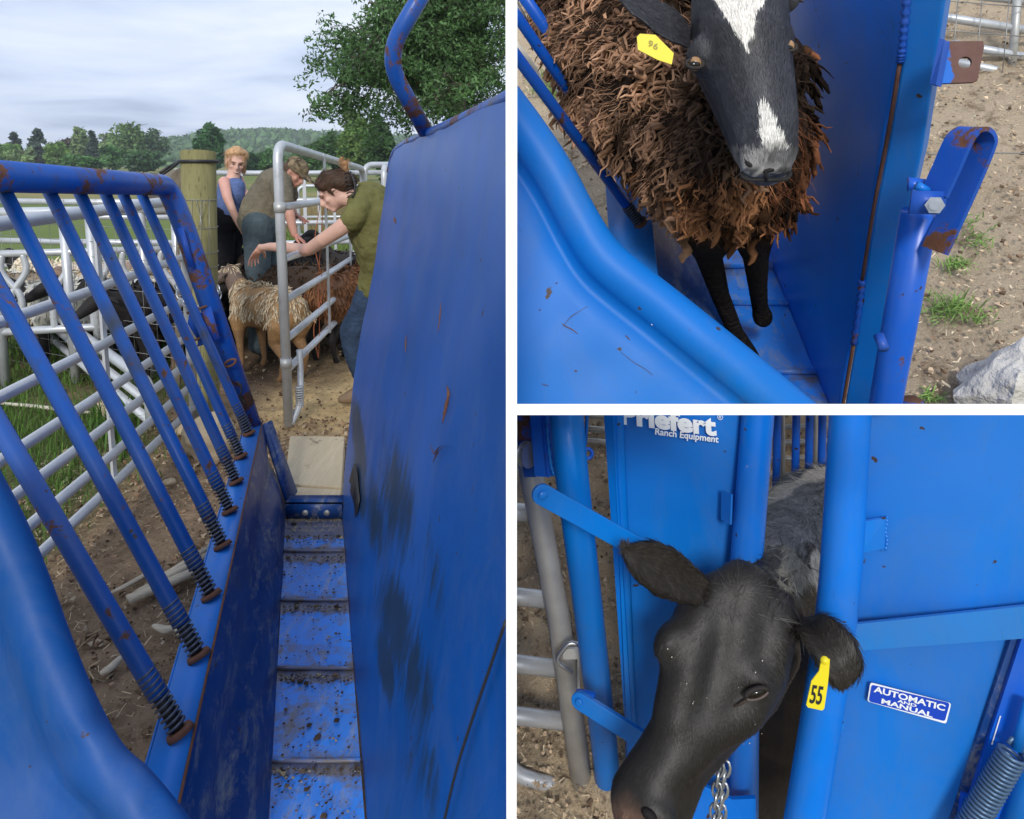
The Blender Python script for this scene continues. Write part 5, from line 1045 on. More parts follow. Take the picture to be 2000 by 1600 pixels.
def scratches2():
    for pts, w_, mt in (([(1100, 638), (1112, 622), (1125, 612), (1148, 598)], .0011, M_scar), ([(1098, 632), (1104, 637), (1118, 644), (1128, 652)], .0014, M_rust), ([(1213, 688), (1236, 706), (1262, 722), (1275, 733)], .0010, M_scar), ([(1222, 655), (1230, 664)], .0012, M_rust), ([(1058, 750), (1072, 754)], .0009, M_rust), ([(1086, 552), (1088, 554)], .002, M_rust), ([(1053, 605), (1056, 606)], .0017, M_rust), ([(1122, 724), (1127, 725)], .002, M_rust), ([(1272, 633), (1274, 636)], .0012, M_print)):
        tr_ = lf2.children[0]; dg = bpy.context.evaluated_depsgraph_get(); q = []
        for x, y in pts:
            r = ray(x, y); org = CAM-np.array(wloc(lf2)); hit = tr_.ray_cast(Vector(org), Vector(nrm(r)))
            if hit[0]: q.append(np.array(hit[1])+np.array(wloc(lf2))-nrm(r)*.0004)
        if len(q) > 1: q = smooth_path(q, 4); mb = MB(); tube(mb, q, [w_*(.35+.65*math.sin(3.1*(i+.5)/len(q))) for i in range(len(q))], 5, flat=.5); mb.build('scar', mt, lf2)
M_scar = simple('scraped_primer', (.10, .12, .22), .7, 0, .4, 40, .2)
bpy.context.view_layer.update(); scratches2()
# fence, plank and rubble to the right
def fence2():
    t = thing('wire_fence', Q2(1985, 160), 'galvanised tube and wire fence at the top right of the sheep yard', 'wire fence', zone=2)
    for a, b in (((1780, -22), (2060, 8)), ((1780, 24), (2060, 68)), ((1860, 86), (2060, 122)), ((1860, 120), (2060, 162))): mb = MB(); tube(mb, [P(*a, 2.35), P(*b, 2.35)], .014, 10); mb.build('rail', M_galv, t)
    mb = MB(); tube(mb, [P(1990, -40, 2.33), P(1976, 142, 2.35)], .016, 4); mb.build('post', M_galvd, t)
    mb = MB()
    for x in (1822, 1868, 1915, 1968, 2012): tube(mb, [P(x+6, -30, 2.30), P(x-3, 70, 2.30), P(x-12, 158, 2.32)], .0018, 4)
    for y in (4, 62, 100): tube(mb, [P(1780, y-8, 2.3), P(1900, y+2, 2.3), P(2060, y+14, 2.3)], .0018, 4)
    mb.build('wire_mesh', M_wire, t)
    mb = MB(); a, b, c, d = P(1840, 138, 2.5), P(2060, 210, 2.35), P(2060, 228, 2.35), P(1840, 162, 2.5); plate(mb, [a, b, c, d], .04); o = mb.build('plank', M_board, None, smooth=False, zone=2, loc=c); tag(o, 'long pale timber lying under the wire fence', 'plank')
    mb = MB(); tube(mb, smooth_path([P(1780, 297, 1.9), P(1850, 303, 1.9), P(1940, 299, 1.9), P(2060, 302, 1.9)]), .0016, 4); tag(mb.build('wire', M_wire, None, zone=2, loc=P(1850, 303, 1.9)), 'single thin wire strung above the dirt behind the latch', 'wire')
    c = Q2(1995, 770, .05); bm = bmesh.new(); rr = np.random.default_rng(5)
    for _ in range(16): q = rr.normal(0, 1, 3); q = nrm(q)*np.array((.13, .12, .12))*rr.uniform(.85, 1.15, 3); bm.verts.new(c+q)
    bmesh.ops.convex_hull(bm, input=bm.verts[:]); bmesh.ops.subdivide_edges(bm, edges=bm.edges[:], cuts=9, use_grid_fill=True)
    for v in bm.verts: p = np.array(v.co); v.co = Vector(p+nrm(p-c)*(.018*ns(p, 14)+.007*ns(p, 45)+.003*ns(p, 110)))
    bmesh.ops.triangulate(bm, faces=bm.faces[:]); bm.verts.index_update(); mb = MB(); mb.add([v.co[:] for v in bm.verts], [tuple(v.index for v in f.verts) for f in bm.faces]); bm.free(); tag(mb.build('concrete_rubble', M_conc, None, zone=2, loc=Q2(1990, 780), sharp=35), 'broken lump of grey concrete at the lower right of the sheep yard', 'rubble')
    mb = MB(); tube(mb, [P(1000, -8, 1.75), P(1140, 262, 1.75)], .008, 10); tube(mb, [P(1085, 160, 1.75), P(1150, 300, 1.76)], .007, 10); tag(mb.build('galvanised_pipe', M_galvd, None, zone=2, loc=P(1140, 262, 1.75)), 'grey pipe showing between the blue bars left of the brown sheep', 'pipe')
    mb = MB(); tube(mb, bendpath([P(1000, 82, 2.0), P(1044, 140, 2.0), P(1062, 185, 2.0)], .05), .014, 10); tag(mb.build('white_pipe', M_pvc, None, zone=2, loc=P(1050, 150, 2.0)), 'bent white pipe in the gap beside the uppermost blue bars', 'pipe')
fence2()
def sheep96():
    g = Q2(1440, 640, .1); t = thing('sheep', g, 'brown long woolled sheep with black face, white blaze and yellow ear tag 96', 'sheep', zone=2); U = Y2['U']; X = P; D = -U
    caps = [[(X(1455, 120, 1.14), .085), (X(1450, 250, 1.16), .105), (X(1420, 330, 1.20), .115)], [(X(1420, 330, 1.22), .12), (X(1290, 150, 1.42), .185), (X(1190, -60, 1.66), .20)],
       [(X(1385, 430, 1.25), .06), (X(1384, 500, 1.36), .026), (X(1406, 575, 1.48), .020), (X(1436, 648, 1.58), .018), (X(1454, 684, 1.62), .024), (X(1462, 700, 1.62), .026)], [(X(1466, 420, 1.25), .05), (X(1476, 500, 1.36), .025), (X(1480, 560, 1.47), .020), (X(1484, 600, 1.55), .018), (X(1490, 620, 1.57), .023)]]
    bd = lambda p: np.array((.03, .018, .012))*(1+.5*ns(p, 20)) if proj(p)[1] < 480 else np.array((.02, .016, .014))
    body = blob('body', M_woolu, t, caps, [], voxel=.0075, smooth=3, colf=bd, disp=lambda p: (.020*ns(p, 13)+.008*ns(p, 30)) if proj(p)[1] < 470 else 0)
    # head
    A, E, Nn, Mz = X(1440, -40, 1.0), X(1449, 100, .955), X(1477, 190, .925), X(1495, 300, .895); ax = nrm(Mz-A); rt = nrm(RT-ax*(RT@ax)+UP*.0); nf = np.cross(rt, ax); nf = nf if nf@(CAM-E) > 0 else -nf; HM = np.stack([rt, ax, nf], axis=1)
    hc = [[(A, .062), (X(1444, 40, .975), .064), (E, .064), (X(1464, 150, .94), .055), (Nn, .049), (X(1489, 245, .91), .043), (X(1494, 290, .90), .039), (X(1496, 314, .905), .033)], [(X(1450, 130, 1.0), .062), (X(1482, 270, .965), .04)]]
    hb = [(X(1370, 112, .940), (.018, .026, .022), HM), (X(1524, 84, .940), (.018, .026, .022), HM), (X(1440, 50, .945), (.045, .06, .030), HM), (X(1485, 210, .893), (.020, .075, .020), HM), (X(1472, 318, .875), (.018, .020, .012), HM), (X(1518, 314, .875), (.018, .020, .012), HM), (X(1472, 338, .893), (.018, .013, .012), HM), (X(1518, 336, .893), (.018, .013, .012), HM)]
    def hcol(p):
        x, y = proj(p); n_ = 9*ns(p, 160)+9*ns(p, 60)+5*ns(p, 25); base = np.array((.026, .027, .034))
        cx = 1440+(y+20)*.16; wid = 58-(y+20)*.46
        if y < 105 and abs(x-cx-n_*.5) < max(3, wid)+n_*.6: return np.array((.72, .69, .64))
        cx2 = 1487+(y-200)*.28; w2 = min(3+(y-195)*.26, 21)
        if 195 < y < 296 and abs(x-cx2) < w2+n_: return np.array((.66, .64, .60)) if y < 280 else np.array((.36, .35, .33))
        if y > 326: return np.array((.26, .25, .24)) if ns(p, 110) > .0 else np.array((.05, .05, .05))
        if y > 292: return np.array((.085, .083, .082)) if ns(p, 60) > -.1 else np.array((.17, .165, .16))
        return base*(1.2+.5*ns(p, 18))
    head = blob('head', M_fur, t, hc, hb, voxel=.0055, smooth=3, colf=hcol)
    fur('face_hair', M_fur, t, head, 42000, lambda p: nrm((p-X(1470, 230, .93))*np.array((1, 1, 1))*.6-ax*.7), .010, .0008, lambda p: hcol(p)*1.25+.008+.05*max(0, ns(p, 34))*max(0, ns(p, 90, 3)+.4), lift=.22, keep=lambda p, n: n@(CAM-p) > -.02 and proj(p)[1] < 322 and np.linalg.norm(p-X(1361, 126, .931)) > .0105 and np.linalg.norm(p-X(1535, 92, .931)) > .0125, jit=.16)
    for (ex, ey, dd, q) in ((1357, 125, .921, -1), (1538, 92, .921, 1)):
        c = X(ex, ey, dd); mb = MB(); ball(mb, c, .0092, 18, 12); e_ = mb.build('eye', M_amber, t); mb = MB(); vd = nrm(CAM-c); ball(mb, c+vd*.0072, (1, 1, 1), 14, 8, M=np.stack([rt*.0072, ax*.0046, nf*.0032], axis=1)); mb.build('pupil', M_eye, e_)
        mb = MB(); tube(mb, [c+vd*.006+.0112*math.cos(a)*rt+.0066*math.sin(a)*ax for a in np.linspace(0, 6.3, 18)], .0027, 7, cap=False, col=(.03, .024, .022)); mb.build('eyelid', M_hide, e_)
    for (nx, q) in ((1471, -1), (1520, 1)):
        mb = MB(); tube(mb, smooth_path([X(nx+q*17, 312, .872), X(nx+q*8, 322, .866), X(nx-q*8, 330, .868), X(1495, 334, .868)], 5), .0032, 7, col=(.012, .01, .01)); mb.build('nostril', M_hide, t)
        mb = MB(); tube(mb, smooth_path([X(1496, 352, .875), X(nx+q*14, 350, .875), X(nx+q*24, 338, .883)], 5), .0026, 7, col=(.02, .018, .018)); mb.build('mouth_line', M_hide, t)
    mb = MB(); tube(mb, [X(1495, 332, .866), X(1496, 354, .874)], .0022, 6, col=(.012, .01, .01)); mb.build('lip_groove', M_hide, t)
    # ears
    def ear(path, rs, wdir, name='ear'):
        mb = MB(); k = len(path); path = smooth_path(path, 5); rs = np.interp(np.linspace(0, 1, len(path)), np.linspace(0, 1, k), rs); V = []
        for i, p in enumerate(path):
            T = nrm(path[min(i+1, len(path)-1)]-path[max(0, i-1)]); W = nrm(wdir-T*(wdir@T)); N = np.cross(T, W); N = N if N@(CAM-p) > 0 else -N
            for j in range(16): a = 2*math.pi*j/16; V.append(p+W*math.cos(a)*rs[i]+N*(math.sin(a)*rs[i]*.22+.35*rs[i]*math.cos(a)**2))
        f = [(i*16+j, i*16+(j+1) % 16, (i+1)*16+(j+1) % 16, (i+1)*16+j) for i in range(len(path)-1) for j in range(16)]; mb.add(V, f, (.045, .045, .052)); o = mb.build(name, M_fur, t)
        bm = bmesh.new(); bm.from_mesh(o.data); bmesh.ops.holes_fill(bm, edges=bm.edges[:]); bmesh.ops.recalc_face_normals(bm, faces=bm.faces[:]); bm.to_mesh(o.data); bm.free(); return o
    e1 = ear([X(1345, 82, .985), X(1315, 62, .975), X(1275, 38, .965), X(1240, 16, .955), X(1212, -2, .95)], [.018, .026, .026, .017, .003], nrm(RT*.5-UP*.8)); e2 = ear([X(1512, 5, 1.0), X(1533, -10, .99), X(1560, -50, .98)], [.022, .022, .01], nrm(RT*.9-UP*.3))
    fur('ear_hair', M_fur, t, e1, 2500, lambda p: nrm(X(1212, -2, .95)-p), .009, .001, lambda p: np.array((.05, .05, .06)), lift=.2)
    poly = [(1244, 72), (1250, 66), (1280, 68), (1316, 104), (1312, 126), (1285, 117), (1246, 97)]; mb = MB(); plate(mb, [X(x, y, .938) for x, y in poly], .0016); tg = mb.build('ear_tag', M_tag, t, smooth=False)
    O = X(1264, 89, .9375); text_on('tag_number', '96', O, X(1283, 98, .9375)-O, X(1268, 78, .9375)-O, M_pencil, tg, .0012, .0)
    mb = MB(); plate(mb, [X(x, y, .975) for x, y in [(1280, 22), (1288, 17), (1300, 18), (1304, 26), (1290, 30)]], .0016); mb.build('ear_tag_back', M_tag, t, smooth=False)
    # fleece in hanging locks; bleached tips on the back, almost black round the neck
    def wc(p):
        x, y = proj(p); k = ns(p, 7); dk = sstep(1290, 1400, x+60*ns(p, 5))*sstep(430, 300, y+90*ns(p, 4)); b = np.array((.075, .036, .020))*(1-dk)+np.array((.022, .016, .013))*dk; t_ = np.array((.50, .29, .175))*(1-dk)+np.array((.075, .048, .034))*dk
        if k > .1 and dk < .5: t_ = t_*.72
        if y > 330 and k > -.12: b, t_ = np.array((.09, .04, .02)), np.array((.36, .165, .075))
        if x > 1500: b, t_ = np.array((.03, .018, .012)), (np.array((.22, .085, .04)) if k > 0 else np.array((.03, .02, .015)))
        g_ = min(1.7, max(.25, .98+1.5*ns(p, 24, 6)+.7*ns(p, 50, 2))); return b*g_, t_*g_  # noise darkens the wool colour, painting in shaded gaps between clumps
    dn = nrm(D+RT*.05); cf = lambda p: nrm(D*1.0+FW*-.05+RT*(-.25 if proj(p)[0] < 1300 else .1))
    locks('fleece', M_wool, t, body, 7800, .046, .0052, dn, (.08, .04, .02), (.35, .2, .11), keep=lambda p, n: proj(p)[1] < 440 and not (proj(p)[0] > 1500 and proj(p)[1] < 90) and n@(CAM-p) > -.25*np.linalg.norm(CAM-p), lift=.24, wav=.7, combf=cf, colf=wc, jit=.10, flow=1.5)
    locks('fleece_curls', M_wool, t, body, 3500, .040, .0030, dn, (.08, .04, .02), (.35, .2, .11), keep=lambda p, n: proj(p)[1] < 430 and not (proj(p)[0] > 1500 and proj(p)[1] < 90) and n@(CAM-p) > -.25*np.linalg.norm(CAM-p), lift=.7, wav=.9, combf=cf, colf=wc, jit=.2, flow=1.2)
    fur('fleece_frizz', M_wool, t, body, 9000, cf, .04, .0006, lambda p: np.array(wc(p)[1])*1.0, lift=.9, keep=lambda p, n: proj(p)[1] < 445 and not (proj(p)[0] > 1500 and proj(p)[1] < 90) and n@(CAM-p) > -.2, jit=.4)
    locks('fleece_hanging_locks', M_wool, t, body, 620, .055, .0105, dn, (.08, .04, .02), (.35, .2, .11), keep=lambda p, n: 300 < proj(p)[1] < 470 and proj(p)[0] > 1290 and n@(CAM-p) > -.1, lift=.30, wav=.2, combf=lambda p: D, colf=wc, jit=.1, flow=.5)
sheep96()
# ================================================================== SCENE THREE : black cow in the head gate
yard_ground('ground', Y3, M_dirt3, 'churned sunlit dirt of the cow yard', 3, (1500, 1200), 2.6, -1.2, 2.6, .03)
litter('straw_and_clods', Y3, 3, 8000, (1000, 805, 1620, 1640), 'straw bits and dung crumbs in the churned dirt')
Q3 = lambda px, py, z=0.: GY(Y3, px, py, z)
def galv3():
    t = thing('galvanised_gate', Q3(1150, 1560), 'galvanised tube gate with a curved lowest rail left of the blue head gate', 'gate', zone=3)
    mb = MB(); tube(mb, [P(1022, 840, 1.62), P(1040, 940, 1.62), P(1090, 1200, 1.68), P(1140, 1555, 1.78)], .027, 16); mb.build('post', M_galvd, t)
    for (x0, y0), (x1, y1), d in (((960, 996), (1030, 1002), 1.66), ((960, 1160), (1072, 1172), 1.72), ((960, 1290), (1088, 1306), 1.74), ((960, 1392), (1110, 1410), 1.76)): mb = MB(); tube(mb, [P(x0, y0, d), P(x1, y1, d)], .0205, 14); mb.build('rail', M_galv, t)
    mb = MB(); tube(mb, smooth_path([P(985, 1480, 1.78), P(1012, 1512, 1.78), P(1060, 1528, 1.78), P(1140, 1545, 1.79)], 6), .018, 14); mb.build('curved_rail', M_galv, t)
    mb = MB(); tube(mb, bendpath([P(1118, 1314, 1.60), P(1083, 1290, 1.6), P(1112, 1254, 1.6), P(1136, 1262, 1.6)], .02), .0055, 8); mb.build('latch_wire', M_steel, t)
    mb = MB(); boxo(mb, P(1118, 1276, 1.66), RT*.022, UP*.012, FW*.004); boxo(mb, P(1130, 1310, 1.68), RT*.003, UP*.05, FW*.004); mb.build('latch_plate', M_galvd, t, smooth=False)
    tt = thing('pen_panel', P(1150, 900, 3.2), 'distant pale rails seen between the two blue uprights', 'pen panel', zone=3); 
    for y in (812, 838, 862): mb = MB(); tube(mb, [P(1100, y-4, 2.55), P(1200, y+3, 2.55)], .011, 8); mb.build('rail', M_galvd, tt)
    tt = thing('pen_panel', P(1550, 950, 2.9), 'pale rails and posts behind the blue chute bars and cow neck', 'pen panel', zone=3)
    for y in (836, 866, 898, 930, 962): mb = MB(); tube(mb, [P(1480, y, 2.30), P(1640, y-6, 2.30)], .0085, 8); mb.build('rail', M_galvd, tt)
    for x in (1528, 1592): mb = MB(); tube(mb, [P(x, 800, 2.27), P(x+3, 990, 2.27)], .008, 8); mb.build('post', M_galvd, tt)
galv3()
hg = thing('head_gate', Q3(1400, 1500), 'bright blue steel head gate closed round the neck of the black cow', 'head gate', zone=3)
def headgate():
    # left leaf
    dl = 1.46; mb = MB(); A, B, C_, D = P(1246, 1640, dl+.06), P(1470, 1640, dl+.06), P(1462, 790, dl), P(1203, 790, dl); grid(mb, A, B, C_, D, 30, 50, lambda u, v: .006*ns((u*2, v*4, 1), 1)); o = mb.build('left_leaf', M_clean2, hg); modify(o, [('SOLIDIFY', dict(thickness=.004, offset=-1))])
    mb = MB(); plate(mb, [P(1178, 790, dl-.02), P(1196, 790, dl-.03), P(1236, 1460, dl+.02), P(1234, 1640, dl+.03), P(1222, 1640, dl+.03), P(1222, 1440, dl+.03)], .02); o = mb.build('left_leaf_flange', M_clean, hg, smooth=False)
    mb = MB(); tube(mb, [P(1206, 790, dl-.012), P(1243, 1640, dl+.05)], .012, 12); mb.build('left_leaf_edge', M_clean, hg)
    mb = MB(); tube(mb, [P(1482, 790, dl-.03), P(1458, 1095, dl-.03), P(1452, 1300, dl-.02), P(1450, 1640, dl)], .031, 20); mb.build('neck_tube', M_chip, hg)
    mb = MB(); plate(mb, [P(1409, 958, dl-.015), P(1428, 966, dl-.045), P(1426, 1025, dl-.045), P(1408, 1015, dl-.015)], .004); mb.build('gusset', M_clean, hg, smooth=False)
    # left frame tube with pulley box
    mb = MB(); tube(mb, [P(1104, 790, 1.30), P(1118, 940, 1.33), P(1150, 1200, 1.50), P(1183, 1480, 1.72), P(1196, 1640, 1.82)], .031, 20); mb.build('frame_tube', M_clean, hg)
    mb = MB()
    for (a, b, c, d) in (((1034, 790), (1052, 790), (1066, 932), (1044, 930)), ((1056, 790), (1068, 790), (1082, 928), (1068, 934))): plate(mb, [P(*a, 1.36), P(*b, 1.35), P(*c, 1.36), P(*d, 1.37)], .03)
    pb = mb.build('pulley_box', M_bar2, hg, smooth=False)
    mb = MB(); plate(mb, [P(1008, 850, 1.42), P(1036, 855, 1.40), P(1046, 932, 1.42), P(1024, 932, 1.44)], .006); plate(mb, [P(1008, 790, 1.40), P(1034, 790, 1.38), P(1038, 858, 1.38), P(1012, 862, 1.40)], .02); mb.build('cheek_plate', M_rustblue, pb, smooth=False)
    mb = MB(); c = P(1030, 888, 1.375); n = nrm(RT*.75-FW*.66); tube(mb, [c-n*.007, c-n*.003, c+n*.003, c+n*.007], [.025, .018, .018, .025], 24); mb.build('pulley_wheel', M_steel, pb, sharp=40)
    mb = MB(); tube(mb, smooth_path([P(x, y, 1.345) for x, y in [(1067, 800), (1070, 850), (1076, 905), (1083, 930)]], 8), [.003+.0012*math.sin(i*2.1) for i in range(25)], 7); mb.build('weld_bead', M_clean, pb)
    mb = MB(); tube(mb, [P(1148, 790, 1.42), P(1143, 868, 1.42)], .006, 10, flat=.6); r_ = mb.build('pull_rod', M_clean, hg); mb = MB(); c = P(1148, 886, 1.415); tube(mb, [c+.0085*(RT*math.cos(a)+UP*1.1*math.sin(a)) for a in np.linspace(0, 6.3, 18)], .0038, 8, cap=False); mb.build('rod_eye', M_bar2, r_)
    # linkage straps
    def link(a, b, da, db, w, bolt, th=.008, nm='link_strap', ext=True):
        A, B = P(*a, da), P(*b, db); u = nrm(B-A); n = nrm(np.cross(u, RT*.2+UP)); n = n if n@(CAM-A) > 0 else -n; s = np.cross(n, u); K = 10; poly = [A+s*w/2*math.cos(t)-u*w/2*math.sin(t) for t in np.linspace(0, math.pi, K)]+[B-s*w/2, B+s*w/2]; mb = MB(); plate(mb, poly, th, n); o = mb.build(nm, M_clean, hg, smooth=False); bv = o.modifiers.new('b', 'BEVEL'); bv.width = .0015; bv.segments = 2
        if bolt: mb = MB(); tube(mb, [A, A+n*.004, A+n*.006], [w*.22, w*.22, w*.15], 18); mb.build('bolt', M_clean, o, sharp=40)
    link((1060, 967), (1290, 1095), 1.22, 1.30, .036, True); link((1131, 1371), (1300, 1478), 1.42, 1.34, .034, True, .012)
    mb = MB(); plate(mb, [P(1124, 1350, 1.44), P(1140, 1353, 1.43), P(1160, 1358, 1.42), P(1158, 1378, 1.42), P(1128, 1372, 1.44)], .01); mb.build('link_bracket', M_bar2, hg, smooth=False)
    # right leaf
    rp = plane3(P(1650, 811, 1.24), P(1600, 1600, 1.26), P(2000, 1200, 1.16)); O_ = lambda x, y, k=0.: (lambda p: p+nrm(CAM-p)*k)(onpl(x, y, rp))
    mb = MB(); grid(mb, O_(1560, 1650), O_(1852, 1650), O_(2008, 1190, -.012), O_(1630, 1190, -.012), 24, 24, lambda u, v: .004*ns((u*2, v*3, 6), 1)); grid(mb, O_(1630, 1210), O_(1998, 1210), O_(2100, 780), O_(1650, 780), 24, 24, lambda u, v: .007*ns((u*2.2, v*2, 9), 1)); rl = mb.build('right_leaf', M_clean2, hg)
    mb = MB(); tube(mb, smooth_path([P(1662, 780, 1.21), P(1655, 900, 1.21), P(1643, 1100, 1.21), P(1631, 1220, 1.215), P(1608, 1380, 1.225), P(1585, 1520, 1.235), P(1562, 1660, 1.245)], 4), .033, 22); mb.build('neck_tube', M_chipy, hg)
    mb = MB(); q = [O_(1650, 1222, .05), O_(2100, 1174, .03), O_(2100, 1240, .03), O_(1664, 1272, .05)]; plate(mb, q, .007); o = mb.build('link_strap', M_strap, hg, smooth=False); c = O_(1652, 1247, .055); n = nrm(CAM-c); mb = MB(); tube(mb, [c, c+n*.006], .010, 18); mb.build('bolt', M_galvd, o, sharp=40)
    mb = MB(); plate(mb, [O_(1676, 1021, .045), O_(1733, 1011, .012), O_(1728, 1072, .012), O_(1681, 1080, .045)], .006); o = mb.build('gusset', M_clean, hg, smooth=False)
    mb = MB(); q = smooth_path([O_(1731+1.5*math.sin(i), 1008+i*6.2, .012) for i in range(12)], 3); tube(mb, q, [.0022+.001*math.sin(i*1.7) for i in range(len(q))], 6); mb.build('weld_bead', M_clean, o)
    mb = MB(); c = np.array((1622., 1412.)); q = [O_(c[0]+28*math.cos(a), c[1]+27*math.sin(a), .05) for a in np.linspace(-1.35, 1.35, 14)]+[O_(1606, 1438, .05), O_(1606, 1388, .05)]; plate(mb, q, .006); o = mb.build('slotted_tab', M_clean, hg, smooth=False); mb = MB(); plate(mb, [O_(1625, 1411, .0515), O_(1648, 1410, .0515), O_(1648, 1413, .0515), O_(1625, 1414, .0515)], .002); mb.build('slot', M_black, o, smooth=False)
    # lower right frame and spring
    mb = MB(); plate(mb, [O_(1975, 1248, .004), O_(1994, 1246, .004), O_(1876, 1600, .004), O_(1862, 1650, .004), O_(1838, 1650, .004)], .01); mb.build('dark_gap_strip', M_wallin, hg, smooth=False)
    mb = MB(); plate(mb, [O_(1996, 1246, .016), O_(2060, 1240, .016), O_(1950, 1650, .016), O_(1864, 1650, .016)], .02); mb.build('frame_post', M_bar2, hg, smooth=False)
    for a, b in (((1953, 1399), (1936, 1455)), ((1916, 1512), (1901, 1563))): mb = MB(); plate(mb, [O_(a[0], a[1], .019), O_(a[0]+2.2, a[1], .019), O_(b[0]+2.2, b[1], .019), O_(b[0], b[1], .019)], .001); mb.build('light_slit', M_print, hg, smooth=False)
    mb = MB(); plate(mb, [O_(1880, 1556, .02), O_(1902, 1562, .02), O_(1896, 1600, .02), O_(1874, 1596, .02)], .03); mb.build('block', M_bar2, hg, smooth=False)
    mb = MB(); tube(mb, [O_(1970, 1650, .01), O_(2060, 1420, .01)], .028, 16); mb.build('brace_tube', M_clean, hg)
    s0, s1 = O_(1978, 1470, .06), O_(1880, 1640, .06); mb = MB(); spring(mb, s0, s1, .0185, .0030, 24, 7); sp_ = mb.build('coil_spring', M_springb, hg)
    mb = MB(); tube(mb, bendpath([s0+RT*.018, O_(1990, 1452, .05), O_(1978, 1440, .05), O_(1969, 1452, .055)], .01), .0035, 8); mb.build('spring_hook', M_springb, sp_); mb = MB(); tube(mb, [O_(2012, 1370, .05), O_(1985, 1462, .05)], .009, 12); mb.build('spring_rod', M_clean, sp_)
    # lower left plate
    mb = MB(); plate(mb, [P(1368, 1538, 1.40), P(1372, 1534, 1.40), P(1430, 1562, 1.39), P(1476, 1560, 1.38), P(1476, 1640, 1.38), P(1330, 1640, 1.40)], .01); mb.build('lower_plate', M_chip, hg, smooth=False)
    # lettering
    pl_ = lambda x, y: P(x, y, dl-.012); O = pl_(1213, 829); text_on('lettering', 'Priefert', O, pl_(1400, 853)-O, pl_(1211, 789)-O, M_print, hg, 0, .045)
    O = pl_(1279, 853); text_on('lettering', 'Ranch Equipment', O, pl_(1403, 869)-O, pl_(1280, 836)-O, M_print, hg, 0, .025)
    O = pl_(1401, 820); text_on('lettering', '\u00ae', O, pl_(1412, 821)-O, pl_(1401, 809)-O, M_print, hg, 0, .0)
    def sg(pts, k, nm, mat, par):
        c = np.mean(pts, axis=0); q = []
        for i, p in enumerate(pts):
            a, b = np.array(pts[i-1]), np.array(pts[(i+1) % 4]); p = np.array(p)
            for t in np.linspace(0, 1, 5): u = p+(a-p)/np.linalg.norm(a-p)*5*(1-t); v = p+(b-p)/np.linalg.norm(b-p)*5*t; q.append(O_(*((u*(1-t)+v*t)*.5+(p+(u-p)*(1-t)+(v-p)*t)*.5 if False else u*(1-t)+v*t), k))
        mb = MB(); plate(mb, q, .0008); return mb.build(nm, mat, par, smooth=False)
    S4 = np.array([(1700, 1333), (1858, 1374), (1848, 1414), (1694, 1370)], float); cen = S4.mean(0); sn = sg([tuple(p) for p in S4], .0075, 'sign_plate', M_print, hg)
    ins = [tuple(cen+(p-cen)*np.array((.965, .88))) for p in S4]; sg(ins, .0088, 'sign_face', M_signblue, sn)
    bl = lambda u, v: O_(*((S4[0]*(1-u)+S4[1]*u)*(1-v)+(S4[3]*(1-u)+S4[2]*u)*v), .0098)
    for tx, u0, u1, v0, v1 in (('AUTOMATIC', .055, .945, .12, .44), ('AND', .36, .60, .475, .62), ('MANUAL', .17, .82, .645, .90)):
        O = bl(u0, v1); text_on('sign_lettering', tx, O, bl(u1, v1)-O, bl(u0, v0)-O, M_print, sn, 0, .03)
    # sprung bars of the chute behind
    for x0, x1 in ((1519, 1514), (1556, 1551), (1582, 1577), (1607, 1602)): mb = MB(); tube(mb, [P(x0, 780, 2.12), P(x1, 1040, 2.12)], .0115, 12); mb.build('chute_bar', M_bar2, hg)
M_chip = NT('x').m; bpy.data.materials.remove(M_chip)
M_chip = blue('blue_paint_chipped', (.001, .165, .68), rust=.74, grime=.60, gcol=(.46, .42, .36), rscale=12, rough=.35, gscale=5)
M_chipy = blue('blue_paint_soiled', (.001, .185, .74), rust=.74, grime=.64, gcol=(.16, .14, .05), rscale=9, rough=.3, gscale=6)
M_strap = blue('blue_paint_faded', (.012, .20, .60), rust=.72, grime=.66, gcol=(.16, .15, .06), rscale=12, rough=.4, gscale=4)
M_springb = simple('grey_blue_spring', (.09, .16, .27), .4, .4, .3, 60, .1)
headgate()
mb = MB()
for k in (-1, 1): chainmesh(mb, [P(1412+k*6, 1490, 1.18), P(1406+k*6, 1550, 1.18), P(1398+k*7, 1640, 1.18)], .018, .0026)
tag(mb.build('chain', M_steel, None, zone=3, loc=P(1406, 1550, 1.18)), 'doubled steel chain hanging under the jaw of the black cow', 'chain')
